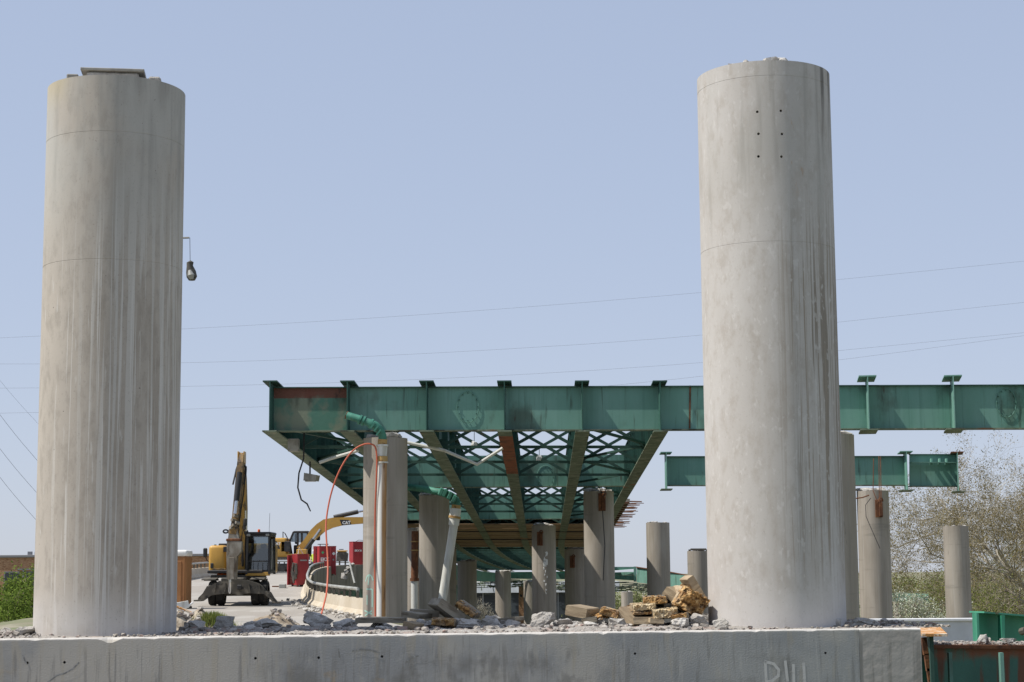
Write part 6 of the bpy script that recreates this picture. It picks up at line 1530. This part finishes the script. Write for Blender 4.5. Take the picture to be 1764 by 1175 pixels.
# ================================================================== POWER LINES
def wire(lab, pts, D, r=.02):
    o = MB().tube(smooth_path([P(x, y, D) for (x, y) in pts], 2), r, 5, False).build('power_line', 'wire'); tag(o, lab, 'power line', 'overhead power lines')
wire('topmost power line crossing the whole sky', [(-60, 585), (300, 568), (700, 545), (1200, 506), (1764, 450), (1830, 443)], 130, .0068)
wire('second power line down, crossing the whole sky', [(-60, 627), (300, 627), (700, 612), (1200, 581), (1764, 521), (1830, 514)], 130, .0068)
wire('third power line down, just above the green span', [(-60, 669), (300, 667), (730, 655), (1210, 627), (1764, 573), (1830, 567)], 130, .0068)
wire('lowest power line, passing behind the green span', [(-60, 713), (300, 706), (560, 697), (1000, 672), (1445, 621), (1764, 578), (1830, 570)], 130, .0068)
for k, (x0, y0, x1, y1, lab) in enumerate(((-40, 605, 120, 790, 'topmost'), (-40, 660, 120, 860, 'second'), (-40, 720, 120, 915, 'third'), (-40, 770, 120, 962, 'lowest'))):
    wire('%s of the steep power lines left of the streaked pillar' % lab, [(x0, y0), (20, lerp(y0, y1, .41)), (70, lerp(y0, y1, .70)), (x1, y1)], 90, .009 if k else .005)

# ================================================================== TREES
def make_tree(name, lab, base, height, spread, seed, bark, leaf, nleaf, leafsize, levels=5, droop=0.0, trunk_r=.22, tipspread=.35, lean=(0, 0), start=.25, kids=(4, 4, 4, 3, 3), cat='tree', group=None, wig=.22, upb=.35):
    rr = random.Random(seed); tr = MB(); tips = []
    def grow(p, d, ln, r, lev):
        n = 4 if lev < 2 else 3; pts = [p]; rs = [r]; q = p; dd = d
        for k in range(n):
            dd = (dd + Vector((rr.gauss(0, wig), rr.gauss(0, wig), rr.gauss(0, wig * .7) - droop * lev * .05)) * .6).normalized(); q = q + dd * ln / n; pts.append(q); rs.append(max(.006, r * (1 - .62 * (k + 1) / n)))
        tr.tube(pts, rs, 7 if lev == 0 else (5 if lev < 3 else 3), False)
        if lev >= levels - 2: tips.extend(pts[1:])
        if lev >= levels: return
        for k in range(kids[min(lev, len(kids) - 1)]):
            t = rr.uniform(start if lev == 0 else .25, 1.0); j = min(n - 1, int(t * n)); pp = pts[j].lerp(pts[j + 1], t * n - j)
            a = rr.uniform(0, 6.28); side = dd.orthogonal().normalized(); side = Matrix.Rotation(a, 3, dd) @ side
            nd = (dd * rr.uniform(.35, .8) + side * rr.uniform(.6, 1.1) * spread + Vector((0, 0, upb))).normalized()
            grow(pp, nd, ln * rr.uniform(.52, .75), max(.008, r * .55 * (1 - .3 * t)), lev + 1)
    base = Vector(base)
    o = thing(name, lab, cat, base, 0, group)
    grow(Vector((0, 0, 0)), Vector((lean[0], lean[1], 1)).normalized(), height * .5, trunk_r, 0)
    top = max(t.z for t in tips); sc = height / top
    tr.v = [v * sc for v in tr.v]; tips = [t * sc for t in tips]
    tr.build('trunk', bark, o, world=False, smooth=60)
    if nleaf:
        rg = np.random.default_rng(seed); T = np.array([tuple(t) for t in tips]); c = T[rg.integers(0, len(T), nleaf)] + rg.normal(0, tipspread, (nleaf, 3)) * np.array([1, 1, .8])
        u = rg.normal(size=(nleaf, 3)); u /= np.linalg.norm(u, axis=1)[:, None]; w_ = np.cross(u, rg.normal(size=(nleaf, 3))); w_ /= np.linalg.norm(w_, axis=1)[:, None]
        s_ = leafsize * rg.uniform(.6, 1.3, (nleaf, 1)); V = np.stack([c - u * s_, c + w_ * s_ * .6, c + u * s_, c - w_ * s_ * .6], 1).reshape(-1, 3)
        me = bpy.data.meshes.new('crown'); me.vertices.add(nleaf * 4); me.vertices.foreach_set('co', V.ravel()); me.loops.add(nleaf * 4); me.loops.foreach_set('vertex_index', np.arange(nleaf * 4)); me.polygons.add(nleaf); me.polygons.foreach_set('loop_start', np.arange(0, nleaf * 4, 4)); me.update(); me.validate(); me.materials.append(MAT[leaf])
        cr = bpy.data.objects.new('crown', me); COL.objects.link(cr); cr.parent = o; WM[cr.name] = wm(o)
    return o
b_ = P(1846, 1060, 135); make_tree('sycamore_tree', 'large half bare pale barked tree with sparse tan leaves at the right', (b_.x, 135, -6), P(1764, 700, 135).z + 6, .82, 5, 'bark_pale', 'leaf_tan', 66000, .06, levels=6, trunk_r=.34, tipspread=.22, start=.3, kids=(11, 6, 4, 4, 3, 3), lean=(-.08, 0), wig=.26, upb=.18)
b_ = P(1765, 1060, 150); make_tree('sycamore_tree', 'smaller half bare tree behind the beige column', (b_.x, 150, -6), P(1700, 850, 150).z + 6, .8, 15, 'bark_pale', 'leaf_olive', 14000, .06, levels=5, trunk_r=.22, tipspread=.25, kids=(8, 5, 4, 4, 3), wig=.26, upb=.2)
b_ = P(1588, 1075, 112); make_tree('blossom_bush', 'white blossoming bush behind the white barrier', (b_.x, 112, -4), P(1590, 1014, 112).z + 4, 1.0, 8, 'bark', 'leaf_blossom', 9000, .06, levels=4, trunk_r=.09, tipspread=.25, kids=(9, 5, 4, 3), start=.1, cat='bush')
b_ = P(1650, 1075, 118); make_tree('green_bush', 'olive green leafy bush beside the white blossoming bush', (b_.x, 118, -4), P(1640, 980, 118).z + 4, 1.1, 18, 'bark', 'leaf_olive', 6500, .07, levels=4, trunk_r=.1, tipspread=.4, kids=(9, 5, 4, 3), start=.1, cat='bush')
FT = [(1552, 982, 210, 'leaf_olive', 'pale olive tree far behind the distant girder'), (1590, 985, 225, 'leaf_pale', 'pale green tree far behind the blossom bush'), (1628, 978, 215, 'leaf_olive', 'olive tree far behind the beige column'), (1520, 990, 230, 'leaf_pale', 'pale tree far behind the shackle column'), (1680, 975, 205, 'leaf_tan', 'tan tree far right of the beige column'), (1740, 985, 200, 'leaf_olive', 'olive tree far behind the large bare tree'),
      (1012, 1012, 235, 'leaf_pale', 'pale green tree seen between the mid span columns'), (1105, 1014, 230, 'leaf_pale', 'pale green tree right of the far stubby column'), (1062, 1017, 240, 'leaf_olive', 'olive tree left of the far stubby column'), (1150, 1012, 235, 'leaf_olive', 'olive tree behind the timber heap')]
for k, (px, yt, D, lf, lab) in enumerate(FT):
    b_ = P(px, 1070, D); make_tree('far_tree', lab, (b_.x, D, -6), P(px, yt, D).z + 6, .9, 40 + k, 'bark', lf, 3600, .14, levels=4, trunk_r=.16, tipspread=.5, kids=(8, 5, 4, 3), group='trees far behind the bridges')
b_ = P(826, 1070, 165); make_tree('bare_shrub', 'grey bare shrub between the rubble topped columns', (b_.x, 165, -3.5), P(826, 1018, 165).z + 3.5, .9, 61, 'bark_pale', 'leaf_grey', 2600, .06, levels=5, trunk_r=.06, tipspread=.12, kids=(9, 5, 4, 3, 2), start=.1, cat='shrub')
b_ = P(-18, 1075, 70); make_tree('leafy_tree', 'fresh green leafy tree at the left edge in front of the brick building', (b_.x, 70, -3), P(10, 972, 70).z + 3, 1.0, 71, 'bark', 'leaf_fresh', 42000, .06, levels=5, trunk_r=.16, tipspread=.22, kids=(9, 5, 4, 3, 3), start=.15)
b_ = P(52, 1075, 66); make_tree('leafy_bush', 'fresh green leafy bush against the left side of the streaked pillar', (b_.x, 66, -1.5), P(52, 1012, 66).z + 1.5, 1.0, 73, 'bark', 'leaf_fresh', 18000, .055, levels=4, trunk_r=.08, tipspread=.22, kids=(9, 5, 4, 3), start=.1, cat='bush')
